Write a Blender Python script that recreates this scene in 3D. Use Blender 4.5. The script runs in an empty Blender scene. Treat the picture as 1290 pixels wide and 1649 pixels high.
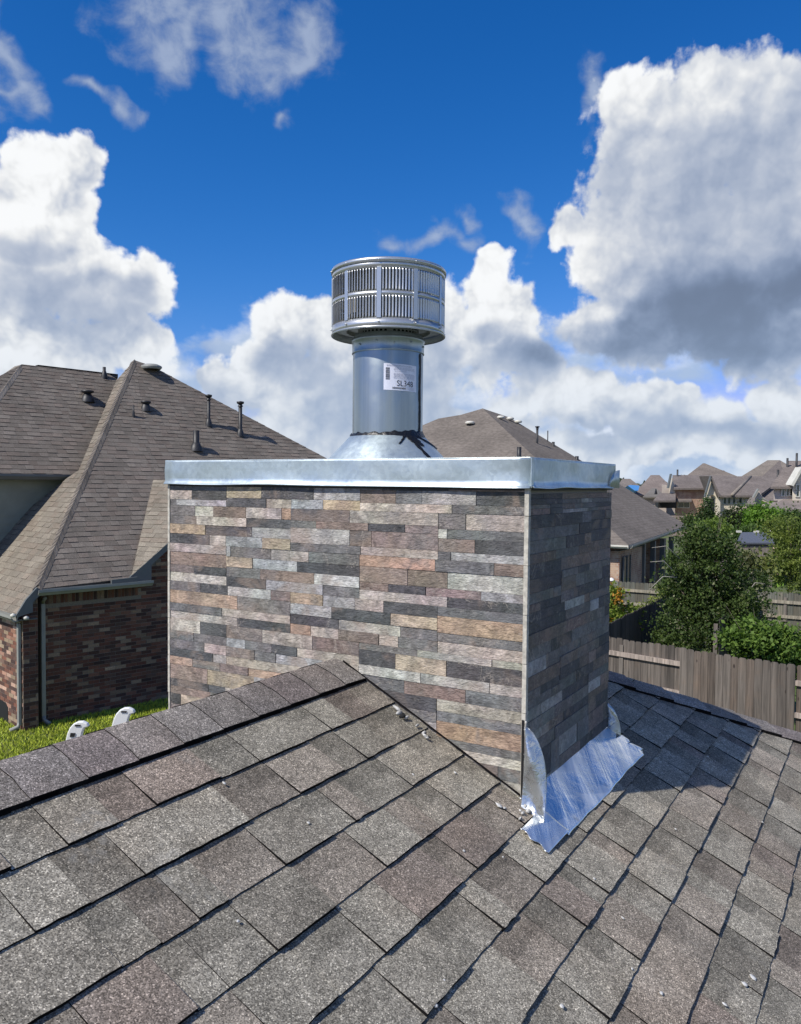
import bpy, math, random
import numpy as np
from mathutils import Vector, Matrix
random.seed(7); rng = np.random.default_rng(7)
sc = bpy.context.scene
COL = sc.collection
EYE = 5.0

# ------------------------------------------------------------------ camera
F_PX, PITCH, ROLL = 1308.05, math.radians(2.0502), math.radians(0.5155)
PW, PH = 1290.0, 1649.0
def _axes():
    cp, sp = math.cos(PITCH), math.sin(PITCH)
    fw = Vector((0, cp, -sp)); u0 = Vector((0, sp, cp)); r0 = Vector((1, 0, 0))
    c, s = math.cos(ROLL), math.sin(ROLL)
    return r0 * c + u0 * s, u0 * c - r0 * s, fw
AR, AU, AF = _axes()
EYEP = Vector((0, 0, EYE))
cam_d = bpy.data.cameras.new('camera'); cam = bpy.data.objects.new('camera', cam_d); COL.objects.link(cam)
cam_d.sensor_fit = 'HORIZONTAL'; cam_d.sensor_width = 36.0; cam_d.lens = 36.0 * F_PX / PW
cam_d.clip_start = 0.05; cam_d.clip_end = 4000
m = Matrix((AR, AU, -AF)).transposed().to_4x4(); m.translation = EYEP
cam.matrix_world = m
sc.camera = cam

# ------------------------------------------------------------------ light
SUN_D = Vector((0.5384, 0.422, -0.7294)).normalized()
SUN_AZ = math.atan2(-SUN_D.x, -SUN_D.y)
sl = bpy.data.lights.new('sun', 'SUN'); sl.energy = 5.0; sl.angle = math.radians(0.53); sl.color = (1.0, 0.955, 0.88)
so = bpy.data.objects.new('sun', sl); COL.objects.link(so)
so.rotation_mode = 'QUATERNION'; so.rotation_quaternion = SUN_D.to_track_quat('-Z', 'Y'); so.location = (-20, -20, 40)
sc.view_settings.view_transform = 'Standard'; sc.view_settings.look = 'None'
sc.view_settings.exposure = 0.0; sc.view_settings.gamma = 1.0; sc.view_settings.use_curve_mapping = False
sc.cycles.max_bounces = 6; sc.cycles.diffuse_bounces = 3; sc.cycles.glossy_bounces = 3
sc.cycles.use_denoising = True

# ------------------------------------------------------------------ node expression helper
class X:
    nt = None
    def __init__(s, sock): s.s = sock
    @staticmethod
    def put(inp, v):
        if isinstance(v, X): X.nt.links.new(v.s, inp)
        else:
            if hasattr(inp.default_value, '__len__') and not hasattr(v, '__len__'): v = (v,) * len(inp.default_value)
            if hasattr(v, '__len__') and len(inp.default_value) == 4 and len(v) == 3: v = (*v, 1)
            inp.default_value = v
    def __add__(a, b): return fm('ADD', a, b)
    def __radd__(a, b): return fm('ADD', b, a)
    def __sub__(a, b): return fm('SUBTRACT', a, b)
    def __rsub__(a, b): return fm('SUBTRACT', b, a)
    def __mul__(a, b): return fm('MULTIPLY', a, b)
    def __rmul__(a, b): return fm('MULTIPLY', b, a)
    def __truediv__(a, b): return fm('DIVIDE', a, b)
def fm(op, *a, clamp=False):
    n = X.nt.nodes.new('ShaderNodeMath'); n.operation = op; n.use_clamp = clamp
    for i, v in enumerate(a): X.put(n.inputs[i], v)
    return X(n.outputs[0])
def vm(op, *a, out=0):
    n = X.nt.nodes.new('ShaderNodeVectorMath'); n.operation = op
    for i, v in enumerate(a):
        inp = n.inputs['Scale'] if (op == 'SCALE' and i == 1) else n.inputs[i]
        X.put(inp, v)
    return X(n.outputs[out])
def sstep(v, a, b, lo=0.0, hi=1.0):
    n = X.nt.nodes.new('ShaderNodeMapRange'); n.interpolation_type = 'SMOOTHSTEP'
    for k, x in zip(('Value', 'From Min', 'From Max', 'To Min', 'To Max'), (v, a, b, lo, hi)): X.put(n.inputs[k], x)
    return X(n.outputs[0])
def mixc(f, a, b, mode='MIX'):
    n = X.nt.nodes.new('ShaderNodeMix'); n.data_type = 'RGBA'; n.blend_type = mode
    X.put(n.inputs[0], f); X.put(n.inputs[6], a); X.put(n.inputs[7], b)
    return X(n.outputs[2])
def noise(vec, scale, detail=4, rough=.5, out=0, dist=0, lac=2.0):
    n = X.nt.nodes.new('ShaderNodeTexNoise')
    if vec is not None: X.put(n.inputs['Vector'], vec)
    n.inputs['Scale'].default_value = scale; n.inputs['Detail'].default_value = detail
    n.inputs['Roughness'].default_value = rough; n.inputs['Distortion'].default_value = dist; n.inputs['Lacunarity'].default_value = lac
    return X(n.outputs[out])
def voro(vec, scale, feat='F1', out='Distance', smooth=1.0, rnd=1.0):
    n = X.nt.nodes.new('ShaderNodeTexVoronoi'); n.feature = feat
    X.put(n.inputs['Vector'], vec); n.inputs['Scale'].default_value = scale; n.inputs['Randomness'].default_value = rnd
    if feat == 'SMOOTH_F1': n.inputs['Smoothness'].default_value = smooth
    return X(n.outputs[out])
def node(t, out=0): return X(X.nt.nodes.new(t).outputs[out])
def combine(x, y, z):
    n = X.nt.nodes.new('ShaderNodeCombineXYZ')
    for i, v in enumerate((x, y, z)): X.put(n.inputs[i], v)
    return X(n.outputs[0])
def separate(v):
    n = X.nt.nodes.new('ShaderNodeSeparateXYZ'); X.put(n.inputs[0], v); return [X(o) for o in n.outputs]
def geo_pos(): return node('ShaderNodeNewGeometry', 'Position')
def obj_pos(): return node('ShaderNodeTexCoord', 'Object')
def oinfo(out): return node('ShaderNodeObjectInfo', out)
def attr(name, out='Color'):
    n = X.nt.nodes.new('ShaderNodeAttribute'); n.attribute_name = name; return X(n.outputs[out])
def bump(h, strength=.5, dist=.01):
    n = X.nt.nodes.new('ShaderNodeBump'); n.inputs['Strength'].default_value = strength; n.inputs['Distance'].default_value = dist
    X.put(n.inputs['Height'], h); return X(n.outputs[0])
def mat(name, fn):
    M = bpy.data.materials.new(name); M.use_nodes = True; X.nt = M.node_tree
    b = M.node_tree.nodes['Principled BSDF']; b.inputs['Roughness'].default_value = .7
    r = fn()
    for k, v in r.items(): X.put(b.inputs[k], v)
    return M

# ------------------------------------------------------------------ pixel rays of the calibrated camera (used to survey points onto real planes)
def ray(px, py): return (AF * F_PX + AR * (px - PW / 2) - AU * (py - PH / 2)).normalized()
def on_plane(px, py, P, N):
    d = ray(px, py); N = Vector(N); return EYEP + d * ((Vector(P) - EYEP).dot(N) / d.dot(N))
def on_z(px, py, z=0.0): return on_plane(px, py, (0, 0, z), (0, 0, 1))

# ------------------------------------------------------------------ world: Nishita sky with procedural cumulus laid out by direction
W = bpy.data.worlds.new('World'); sc.world = W; W.use_nodes = True
X.nt = W.node_tree; wn = W.node_tree.nodes
bg = wn['Background']
skyn = wn.new('ShaderNodeTexSky'); skyn.sky_type = 'NISHITA'; skyn.sun_disc = False
skyn.sun_elevation = math.radians(46.84); skyn.sun_rotation = SUN_AZ % (2 * math.pi)
skyn.air_density = 1.0; skyn.dust_density = 0.3; skyn.ozone_density = 3.0
dirv = node('ShaderNodeTexCoord', 'Generated')
dx, dy, dz = separate(dirv)
K = 13.08
U = fm('ARCTAN2', dx, dy) * K; V = fm('ARCSINE', dz) * K
UV = combine(U, V, 0.0)
def noise2(vec, scale, detail=4, rough=.5, out=0, dist=0):
    r = noise(vec, scale, detail, rough, out, dist); r.s.node.noise_dimensions = '2D'; return r
def voro2(vec, scale, smooth):
    r = voro(vec, scale, 'SMOOTH_F1', smooth=smooth); r.s.node.voronoi_dimensions = '2D'; return r
wn1 = noise2(UV, .7, 3, .5, out=1)
warpv = vm('SUBTRACT', wn1, (.5, .5, .5))
UVw = vm('ADD', UV, vm('SCALE', warpv, 1.1))
def blob_field(blobs, vec):
    acc = None
    for (px, py, rx, ry) in blobs:
        d = ray(px, py); c = (math.atan2(d.x, d.y) * K, math.asin(d.z) * K, 0)
        v = vm('MULTIPLY', vm('SUBTRACT', vec, c), (100 / rx, 100 / ry, 0))
        b = 1.0 - vm('LENGTH', v, out='Value')
        acc = b if acc is None else fm('SMOOTH_MAX', acc, b, .18)
    return acc
CUM = [(45, 310, 95, 80), (108, 292, 55, 60), (118, 370, 55, 60), (60, 440, 160, 100), (205, 462, 72, 52), (70, 560, 170, 85), (185, 560, 95, 60), (243, 552, 36, 30),
       (-160, 460, 200, 240),
       (462, 530, 58, 72), (512, 505, 44, 50), (540, 560, 70, 70), (440, 610, 80, 75), (560, 640, 140, 100), (350, 620, 45, 38),
       (775, 470, 62, 62), (775, 425, 40, 34), (835, 495, 62, 52), (790, 560, 95, 80), (700, 520, 75, 75), (660, 590, 110, 80), (640, 690, 230, 80),
       (1110, 225, 150, 120), (1215, 185, 110, 105), (1030, 165, 60, 50), (1085, 350, 150, 140), (1235, 360, 130, 190), (985, 400, 82, 80), (895, 382, 34, 40),
       (1055, 505, 165, 88), (1235, 515, 150, 82), (1430, 330, 230, 230),
       (865, 600, 75, 75), (935, 650, 95, 45), (1050, 668, 120, 34), (1150, 700, 150, 36), (1000, 725, 170, 34), (1262, 645, 55, 52), (1225, 715, 110, 34),
       (400, 720, 200, 50), (800, 740, 260, 34)]
WISP = [(340, 25, 170, 60), (400, 75, 80, 55), (285, 85, 50, 55), (465, 20, 90, 35), (0, 90, 35, 80), (10, 145, 30, 35), (170, 150, 34, 20),
        (690, 375, 45, 30), (722, 335, 22, 32), (830, 355, 22, 45), (960, 150, 30, 45), (455, 160, 35, 25), (365, 590, 40, 26)]
Mc = blob_field(CUM, UVw)
Mw = blob_field(WISP, vm('ADD', UV, vm('SCALE', warpv, 2.2)))
# the rest of the sky (out of frame): scattered cumulus of the same kind
outside = fm('MAXIMUM', sstep(fm('ABSOLUTE', U), 8.0, 10.0), fm('MAXIMUM', sstep(V, 9.5, 12.0), sstep(dy, .3, .1)))
gen = (noise(dirv, 3.2, 3, .5) - .575) * 4.0
Mc = fm('MAXIMUM', Mc, gen * outside - (1.0 - outside) * 3.0)
def billow(vec):
    w = vm('ADD', vec, vm('SCALE', vm('SUBTRACT', noise2(vec, 1.7, 3, .55, out=1), (.5, .5, .5)), .38))
    a = voro2(w, .95, .5); b = voro2(w, 2.1, .5); c = voro2(w, 4.6, .5); d = voro2(w, 10.0, .6)
    return 1.0 - (a * .80 + b * .42 + c * .22 + d * .11)
B0 = billow(UV); B1 = billow(vm('ADD', UV, (-.13, .16, 0)))
fine = noise2(UV, 4.5, 8, .62) - .5
mid = noise2(UV, .8, 7, .58) - .5
dens = Mc * 1.25 + (B0 - .44) * .85 + mid * .40 + fine * .20
a_c = sstep(dens + (noise2(UV, 9.0, 4, .6) - .5) * .10, -.07, .24)
dw = Mw * 1.0 + (noise2(vm('MULTIPLY', UV, (1, 1.3, 1)), 1.6, 9, .60, dist=.2) - .5) * 1.9
a_w = sstep(dw, -.15, 1.1, 0, .66)
relief = B0 - B1
mids = noise2(UV, .8, 5, .55) - .5
DARK = [(1100, 560, 240, 62), (1250, 550, 150, 62), (1000, 580, 110, 40), (1160, 500, 170, 80)]
GREY = [(1150, 420, 230, 150), (1130, 290, 200, 120), (1240, 300, 140, 220), (100, 500, 150, 70), (60, 400, 80, 40), (200, 470, 60, 30), (470, 590, 60, 60), (620, 640, 180, 120), (680, 560, 50, 70), (830, 600, 80, 60), (300, 660, 140, 60),
        (1060, 690, 260, 24), (1200, 690, 90, 30), (330, 40, 220, 100), (500, 620, 60, 40), (780, 520, 50, 35)]
kd = sstep(blob_field(DARK, UVw) + mids * .5, -.35, .6); kg = sstep(blob_field(GREY, UVw) + mids * .8, -.35, .7)
edge = sstep(dens, .45, .0)
calm = 1.0 - kg * .66
lum = .94 + (relief * .52 + (B0 - .44) * .22 + mids * .14) * calm * (1.0 - kd * .4) + edge * .05 - kd * .36 - kg * .33
lum = fm('SMOOTH_MAX', fm('SMOOTH_MIN', lum, .98, .10), .30, .12)
low = sstep(V, 3.4, .2)
cc = mixc(sstep(lum, .32, .93), (.53, .70, 1.05), (.97, .985, 1.0))
cloud = vm('SCALE', cc, lum * 1.0)
cloud = mixc(low * .38, cloud, (.36, .50, .70))
# deep blue of the photograph: Nishita colour, graded by height only
sr_, sg_, sb_ = separate(vm('SCALE', X(skyn.outputs[0]), .115))
sr_ = fm('POWER', fm('MAXIMUM', sr_ * .5, .0001), 2.4) * 10.5; sg_ = fm('POWER', fm('MAXIMUM', sg_ * .82, .0001), 1.16) * .945
skyc = combine(fm('MINIMUM', sr_, sg_ * .75), sg_, sb_ * 1.15)
tot = mixc(a_w, skyc, vm('SCALE', (.60, .69, .84), sstep(dw, 0, 1.6, .62, .86)))
bk = noise2(vm('MULTIPLY', UV, (1, 1.5, 1)), .75, 5, .52)
bk2 = noise2(vm('ADD', vm('MULTIPLY', UV, (1, 1.5, 1)), (.14, -.22, 0)), .75, 5, .52)
a_b = sstep(V + (bk - .5) * 5.0, 2.5, 1.2, 0, .92)
tot = mixc(a_b, tot, mixc(sstep(bk - bk2, -.13, .13), (.42, .54, .74), (.72, .79, .90)))
tot = mixc(a_c, tot, cloud)
X.put(bg.inputs['Color'], tot); bg.inputs['Strength'].default_value = 1.0
W.cycles.sampling_method = 'MANUAL'; W.cycles.sample_map_resolution = 512
#SKYEND

# ------------------------------------------------------------------ mesh helpers
def tag(o, label=None, cat=None, group=None, kind=None):
    if label: o['label'] = label
    if cat: o['category'] = cat
    if group: o['group'] = group
    if kind: o['kind'] = kind
    return o
def thing(name, loc, label, cat, group=None):
    o = bpy.data.objects.new(name, None); COL.objects.link(o); o.location = loc; o.empty_display_size = .1
    return tag(o, label, cat, group)
def link(name, me, parent=None, color=None, kind=None):
    o = bpy.data.objects.new(name, me); COL.objects.link(o)
    if parent is not None:
        o.parent = parent; o.matrix_parent_inverse = Matrix.Translation(-world_loc(parent))
    if color is not None: o.color = color
    if kind: o['kind'] = kind
    return o
def world_loc(o): return o.location.copy() if o.type == 'EMPTY' else Vector((0, 0, 0))   # meshes are built in world coordinates
class MB:
    def __init__(s): s.v = []; s.f = []; s.mi = []; s.c = []; s.sm = []
    def add(s, vs, fs, mi=0, col=None, smooth=False):
        b = len(s.v); s.v += [tuple(v) for v in vs]
        for f in fs:
            s.f.append([b + i for i in f]); s.mi.append(mi); s.sm.append(smooth)
        s.c += list(col) if isinstance(col, list) else [col or (1, 1, 1, 1)] * len(vs)
    def quad(s, a, b, c, d, **k): s.add([a, b, c, d], [(0, 1, 2, 3)], **k)
    def box(s, o, ax, ay, az, **k):
        o, ax, ay, az = map(Vector, (o, ax, ay, az))
        vs = [o, o + ax, o + ax + ay, o + ay, o + az, o + ax + az, o + ax + ay + az, o + ay + az]
        fs = [(0, 3, 2, 1), (4, 5, 6, 7), (0, 1, 5, 4), (1, 2, 6, 5), (2, 3, 7, 6), (3, 0, 4, 7)]
        if ax.cross(ay).dot(az) < 0: fs = [f[::-1] for f in fs]
        s.add(vs, fs, **k)
    def cbox(s, c, ax, ay, az, **k):
        c, ax, ay, az = map(Vector, (c, ax, ay, az)); s.box(c - (ax + ay + az) / 2, ax, ay, az, **k)
    def prism(s, pts, ext, **k):
        pts = [Vector(p) for p in pts]; ext = Vector(ext); n = len(pts)
        s.add(pts + [p + ext for p in pts], [tuple(range(n))[::-1], tuple(range(n, 2 * n))] + [(i, (i + 1) % n, n + (i + 1) % n, n + i) for i in range(n)], **k)
    def lathe(s, c, prof, n=48, a0=0, a1=2 * math.pi, smooth=True, **k):
        c = Vector(c); full = abs(a1 - a0 - 2 * math.pi) < 1e-6; m = n if full else n + 1
        vs = [c + Vector((r * math.cos(a0 + (a1 - a0) * i / n), r * math.sin(a0 + (a1 - a0) * i / n), z)) for (r, z) in prof for i in range(m)]
        fs = []
        for j in range(len(prof) - 1):
            for i in range(n):
                i2 = (i + 1) % m
                fs.append((j * m + i, j * m + i2, (j + 1) * m + i2, (j + 1) * m + i))
        s.add(vs, fs, smooth=smooth, **k)
    def tube(s, pts, r, n=8, **k):
        pts = [Vector(p) for p in pts]; rs = r if hasattr(r, '__len__') else [r] * len(pts); vs = []
        for i, p in enumerate(pts):
            t = (pts[min(i + 1, len(pts) - 1)] - pts[max(i - 1, 0)]).normalized()
            a = t.cross(Vector((0, 0, 1))); a = a.normalized() if a.length > 1e-3 else Vector((1, 0, 0)); b = t.cross(a)
            vs += [p + (a * math.cos(2 * math.pi * j / n) + b * math.sin(2 * math.pi * j / n)) * rs[i] for j in range(n)]
        fs = [(i * n + j, i * n + (j + 1) % n, (i + 1) * n + (j + 1) % n, (i + 1) * n + j) for i in range(len(pts) - 1) for j in range(n)]
        fs += [tuple(range(n))[::-1], tuple(range((len(pts) - 1) * n, len(pts) * n))]
        s.add(vs, fs, **dict(dict(smooth=True), **k))
    def mesh(s, name, mats):
        me = bpy.data.meshes.new(name); me.from_pydata(s.v, [], s.f)
        for q in (mats if isinstance(mats, (list, tuple)) else [mats]): me.materials.append(q)
        me.polygons.foreach_set('material_index', s.mi); me.polygons.foreach_set('use_smooth', s.sm)
        a = me.color_attributes.new('tint', 'FLOAT_COLOR', 'POINT'); a.data.foreach_set('color', [x for c in s.c for x in c])
        me.update(); return me
    def build(s, name, mats, parent=None, color=None, kind=None, bevel=0):
        o = link(name, s.mesh(name, mats), parent, color, kind)
        if bevel:
            md = o.modifiers.new('bevel', 'BEVEL'); md.width = bevel; md.segments = 2; md.limit_method = 'ANGLE'
        return o

# ------------------------------------------------------------------ materials
def tintc():   # per-piece colour: object colour times the piece's own tint
    return mixc(1.0, oinfo('Color'), attr('tint'), 'MULTIPLY')
def f_shingle():
    p = geo_pos(); base = tintc()
    g = voro(p, 400, 'F1', 'Color'); gr_, gg, gb = separate(g)
    gran = sstep(gr_, 0, 1, .46, 1.42) + sstep(gg, .86, .97, 0, 1.5)
    big = noise(p, 9, 4, .6); mott = noise(p, 60, 3, .6); pt = noise(p, 2.6, 3, .55)
    up = separate(obj_pos())[1]
    c = vm('SCALE', base, gran * sstep(big, .3, .75, .80, 1.18) * sstep(mott, .3, .7, .84, 1.16))
    c = mixc(sstep(pt, .42, .70, 0, .42), c, mixc(1.0, c, (1.10, 1.0, .93), 'MULTIPLY'))
    c = mixc(sstep(noise(p, 5.3, 5, .65), .60, .76, 0, .30), c, vm('SCALE', c, .60))
    shade_band = sstep(attr('tint', 'Alpha') + (noise(p, 22, 4, .6) - .5) * .22, .60, .50)      # darker granule band of the lower laminate, printed at the factory
    c = mixc(shade_band, c, vm('SCALE', c, .74))
    scuff = sstep(noise(vm('MULTIPLY', p, (1, 1, 1)), 3.4, 6, .68), .60, .70) * sstep(noise(p, 40, 3, .6), .45, .6)
    c = mixc(scuff * .30, c, (.34, .33, .30))
    return {'Base Color': c, 'Roughness': .93, 'Specular IOR Level': .25, 'Normal': bump(gb * .6 + mott * .6, .9, .0022)}
M_SHINGLE = mat('shingle', f_shingle)
def f_far_shingle():
    p = geo_pos(); c = vm('SCALE', tintc(), sstep(noise(p, 45, 3, .6), .25, .75, .72, 1.3) * sstep(noise(p, 1.1, 4, .6), .3, .7, .86, 1.12) * sstep(voro(p, 130, 'F1', 'Distance'), 0, .8, .85, 1.15))
    return {'Base Color': c, 'Roughness': .95, 'Specular IOR Level': .2, 'Normal': bump(noise(p, 160, 3), .5, .004)}
M_FSH = mat('shingle_far', f_far_shingle)
M_ASPH = mat('asphalt_edge', lambda: {'Base Color': vm('SCALE', (.010, .009, .009), noise(geo_pos(), 90, 4) * 1.6), 'Roughness': .95, 'Specular IOR Level': .1})
def f_stone():
    p = obj_pos(); w = geo_pos(); base = tintc()
    r = combine(oinfo('Random') * 37.0, oinfo('Random') * 11.0, 0.0)
    q = vm('ADD', w, r)
    a = noise(q, 14, 6, .6, dist=1.2); b = noise(vm('MULTIPLY', q, (1, 1, 1.8)), 70, 5, .65)
    vein = fm('ABSOLUTE', noise(q, 6, 5, .6, dist=1.2) - .5); vmask = sstep(noise(q, 5, 2, .5), .50, .62)
    blotch = noise(q, 5, 3, .5, out=1)
    c = vm('SCALE', base, sstep(a, .3, .7, .66, 1.36) * sstep(b, .3, .7, .78, 1.22))
    c = mixc(.17, c, mixc(1.0, c, vm('ADD', vm('SCALE', blotch, 1.6), (.22, .20, .18)), 'MULTIPLY'))
    tone = noise(q, 4.2, 4, .6, dist=.8)
    c = mixc(sstep(tone, .54, .66, 0, .50), c, (.30, .225, .175)); c = mixc(sstep(tone, .46, .34, 0, .42), c, (.155, .158, .16))
    c = mixc(sstep(vein, .014, .0, 0, .40) * vmask, c, (.45, .40, .34))
    c = mixc(sstep(noise(q, 30, 5, .72), .58, .72, 0, .34), c, (.40, .36, .32))
    c = mixc(sstep(noise(q, 19, 4, .6, dist=.8), .60, .70, 0, .45), c, vm('SCALE', c, .45))
    ridg = noise(vm('MULTIPLY', q, (1, 1, 2.5)), 55, 6, .62, dist=.8)
    return {'Base Color': c, 'Roughness': sstep(a, .3, .7, .55, .8), 'Specular IOR Level': .35, 'Normal': bump(ridg + a * .8, .95, .007)}
M_STONE = mat('ledger_stone', f_stone)
M_GROUT = mat('grout', lambda: {'Base Color': vm('SCALE', (.50, .47, .40), sstep(noise(geo_pos(), 60, 5), .3, .7, .7, 1.1)), 'Roughness': .9, 'Normal': bump(noise(geo_pos(), 200, 4), .4, .002)})
M_DARKGAP = mat('panel_backing', lambda: {'Base Color': (.36, .33, .28), 'Roughness': .95})
def f_galv():
    p = geo_pos(); sp = voro(p, 75, 'F1', 'Color'); s1, s2, s3 = separate(sp); st = noise(vm('MULTIPLY', p, (1, 1, 5)), 3, 4, .55)
    c = vm('SCALE', (.50, .57, .585), sstep(s1, 0, 1, .94, 1.05) * sstep(st, .3, .7, .90, 1.08))
    return {'Base Color': c, 'Metallic': .72, 'Roughness': sstep(noise(p, 8, 4), .3, .7, .36, .50) + (s2 - .5) * .07, 'Normal': bump(noise(p, 4.5, 2, .5) + s3 * .006, .26, .03)}
M_GALV = mat('galvanised_steel', f_galv)
def f_flash():
    p = obj_pos(); q = vm('MULTIPLY', p, (14, 1.3, 3)); n1 = noise(q, 1.6, 4, .55, dist=.8)
    dirt = noise(geo_pos(), 16, 6, .65)
    c = mixc(sstep(n1, .42, .62, 0, .85), (.64, .69, .73), (.90, .90, .89)); c = mixc(sstep(dirt, .58, .75, 0, .6), c, (.30, .31, .31))
    return {'Base Color': c, 'Metallic': .90, 'Roughness': sstep(noise(geo_pos(), 7, 4), .35, .7, .18, .36), 'Normal': bump(n1 + noise(geo_pos(), 20, 3, .5) * .3, .28, .009)}
def f_flap():
    p = geo_pos(); n1 = noise(p, 22, 3, .6, dist=1.0); cr = voro(p, 26, 'F1', 'Distance')
    c = mixc(sstep(noise(p, 30, 5, .65), .55, .7, 0, .7), (.50, .53, .54), (.26, .26, .25))
    return {'Base Color': c, 'Metallic': .82, 'Roughness': sstep(n1, .35, .65, .20, .40), 'Normal': bump(n1 * .6 + cr * .5, .45, .012)}
M_FLAP = mat('crumpled_flashing', f_flap)
M_FLASH = mat('bright_flashing', f_flash)
def f_steel():
    p = geo_pos(); ang = separate(obj_pos())
    st = noise(vm('MULTIPLY', p, (22, 22, .5)), 1.0, 4, .6)
    return {'Base Color': vm('SCALE', (.33, .37, .375), sstep(st, .3, .7, .86, 1.1)), 'Metallic': .80, 'Roughness': sstep(noise(p, 12, 3), .3, .7, .30, .40), 'Normal': bump(noise(p, 3.0, 1, .5), .05, .01)}
M_STEEL = mat('flue_steel', f_steel)
M_CAPST = mat('cap_steel', lambda: {'Base Color': (.55, .56, .56), 'Metallic': .75, 'Roughness': .33, 'Normal': bump(noise(geo_pos(), 30, 3), .08, .004)})
M_CAPIN = mat('cap_inner', lambda: {'Base Color': vm('SCALE', (.46, .45, .42), sstep(noise(geo_pos(), 20, 4), .3, .7, .75, 1.15)), 'Metallic': .3, 'Roughness': .5})
M_BLACK = mat('black_sealant', lambda: {'Base Color': (.006, .006, .007), 'Roughness': .38, 'Normal': bump(noise(geo_pos(), 60, 4), .8, .006)})
M_HOLE = mat('hole_dark', lambda: {'Base Color': (.008, .008, .008), 'Roughness': .9})  # near-black, the unlit inside of holes and gaps put into the colour
M_BPIPE = mat('black_vent_pipe', lambda: {'Base Color': (.018, .018, .02), 'Roughness': .5})
M_PAPER = mat('sticker_paper', lambda: {'Base Color': vm('SCALE', (.72, .72, .80), sstep(noise(geo_pos(), 40, 3), .3, .7, .94, 1.03)), 'Roughness': .45})
M_INK = mat('ink', lambda: {'Base Color': (.03, .03, .04), 'Roughness': .6})
M_INK2 = mat('fine_print', lambda: {'Base Color': (.40, .40, .48), 'Roughness': .6})
M_WHITE = mat('white_plastic', lambda: {'Base Color': (.80, .80, .78), 'Roughness': .45})
M_CHIP = mat('paint_fleck', lambda: {'Base Color': vm('SCALE', (.60, .59, .56), sstep(noise(geo_pos(), 200, 3), .3, .7, .7, 1.1)), 'Roughness': .8})
M_SEAL = mat('dried_caulk', lambda: {'Base Color': vm('SCALE', (.50, .49, .46), sstep(noise(geo_pos(), 120, 4), .3, .7, .45, 1.15)), 'Roughness': .7, 'Normal': bump(noise(geo_pos(), 120, 4), 1, .004)})
def f_brick():
    p = geo_pos(); c = vm('SCALE', tintc(), sstep(noise(p, 60, 4, .6), .3, .7, .72, 1.25) * sstep(noise(p, 1.2, 3), .3, .7, .88, 1.12))
    return {'Base Color': c, 'Roughness': .9, 'Normal': bump(noise(p, 90, 4), .6, .004)}
M_BRICK = mat('brick', f_brick)
M_MORTAR = mat('mortar', lambda: {'Base Color': vm('SCALE', (.20, .175, .14), sstep(noise(geo_pos(), 40, 4), .3, .7, .8, 1.1)), 'Roughness': .95})
def f_trim(c): return lambda: {'Base Color': vm('SCALE', c, sstep(noise(geo_pos(), 3, 5, .6), .3, .75, .88, 1.05)), 'Roughness': .5}
M_TRIM = mat('trim_paint_grey', f_trim((.115, .125, .125))); M_GUTTER = mat('gutter_grey_green', f_trim((.27, .275, .25)))
M_TRIMW = mat('gutter_cream', f_trim((.62, .60, .52))); M_SIDING = mat('siding_paint', f_trim((.25, .265, .215)))
M_DARK = mat('dark_opening', lambda: {'Base Color': (.012, .012, .014), 'Roughness': .6})
def f_glass(): return {'Base Color': (.05, .07, .06), 'Roughness': .06, 'Specular IOR Level': .9, 'Metallic': .25}
M_GLASS = mat('window_glass', f_glass)
def f_wood():
    p = geo_pos(); r = oinfo('Random') * 31.0
    q = vm('ADD', vm('MULTIPLY', p, (26, 26, 1.1)), combine(r, r, r))
    g = noise(q, 1.0, 6, .62, dist=.5); kn = voro(vm('ADD', vm('MULTIPLY', p, (3.2, 3.2, 1.6)), combine(r, 0.0, r)), 1.3, 'F1')
    c = vm('SCALE', tintc(), sstep(g, .28, .72, .55, 1.35))
    c = mixc(sstep(noise(vm('ADD', p, combine(r, r, 0.0)), 2.6, 4, .6), .5, .72, 0, .5), c, mixc(1.0, c, (1.12, 1.0, .90), 'MULTIPLY'))
    c = mixc(sstep(kn, .11, .05), c, (.035, .025, .02))
    z = separate(p)[2]
    return {'Base Color': c, 'Roughness': .9, 'Normal': bump(g, .5, .006)}
M_WOOD = mat('weathered_wood', f_wood)
def f_ground():
    p = geo_pos(); a = noise(p, .18, 5, .6); b = noise(p, 3.5, 6, .65); c2 = noise(p, 28, 4, .7)
    c = mixc(sstep(a, .35, .65), (.075, .12, .025), (.10, .13, .035)); c = mixc(sstep(b, .45, .75, 0, .6), c, (.055, .08, .02))
    c = mixc(sstep(noise(p, .35, 5), .46, .62, 0, .8), c, (.12, .105, .075))
    return {'Base Color': vm('SCALE', c, sstep(c2, .25, .75, .6, 1.35)), 'Roughness': .95, 'Normal': bump(c2, .8, .03)}
M_GROUND = mat('lawn_ground', f_ground)
M_GRASS = mat('grass_blades', lambda: {'Base Color': vm('SCALE', attr('tint'), sstep(noise(geo_pos(), 6, 3), .3, .7, .75, 1.25)), 'Roughness': .6, 'Specular IOR Level': .25, 'Transmission Weight': 0.0, 'Subsurface Weight': 0.0})
def leafmat(name):
    M = mat(name, lambda: {'Base Color': attr('tint'), 'Roughness': .6, 'Specular IOR Level': .22})
    nt = M.node_tree; X.nt = nt; b = nt.nodes['Principled BSDF']; out = nt.nodes['Material Output']
    tr = nt.nodes.new('ShaderNodeBsdfTranslucent'); X.put(tr.inputs['Color'], mixc(1.0, attr('tint'), (1.3, 1.5, .6), 'MULTIPLY'))
    mx = nt.nodes.new('ShaderNodeMixShader'); mx.inputs[0].default_value = .3
    nt.links.new(b.outputs[0], mx.inputs[1]); nt.links.new(tr.outputs[0], mx.inputs[2]); nt.links.new(mx.outputs[0], out.inputs[0]); return M
M_LEAF = leafmat('leaves')
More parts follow.
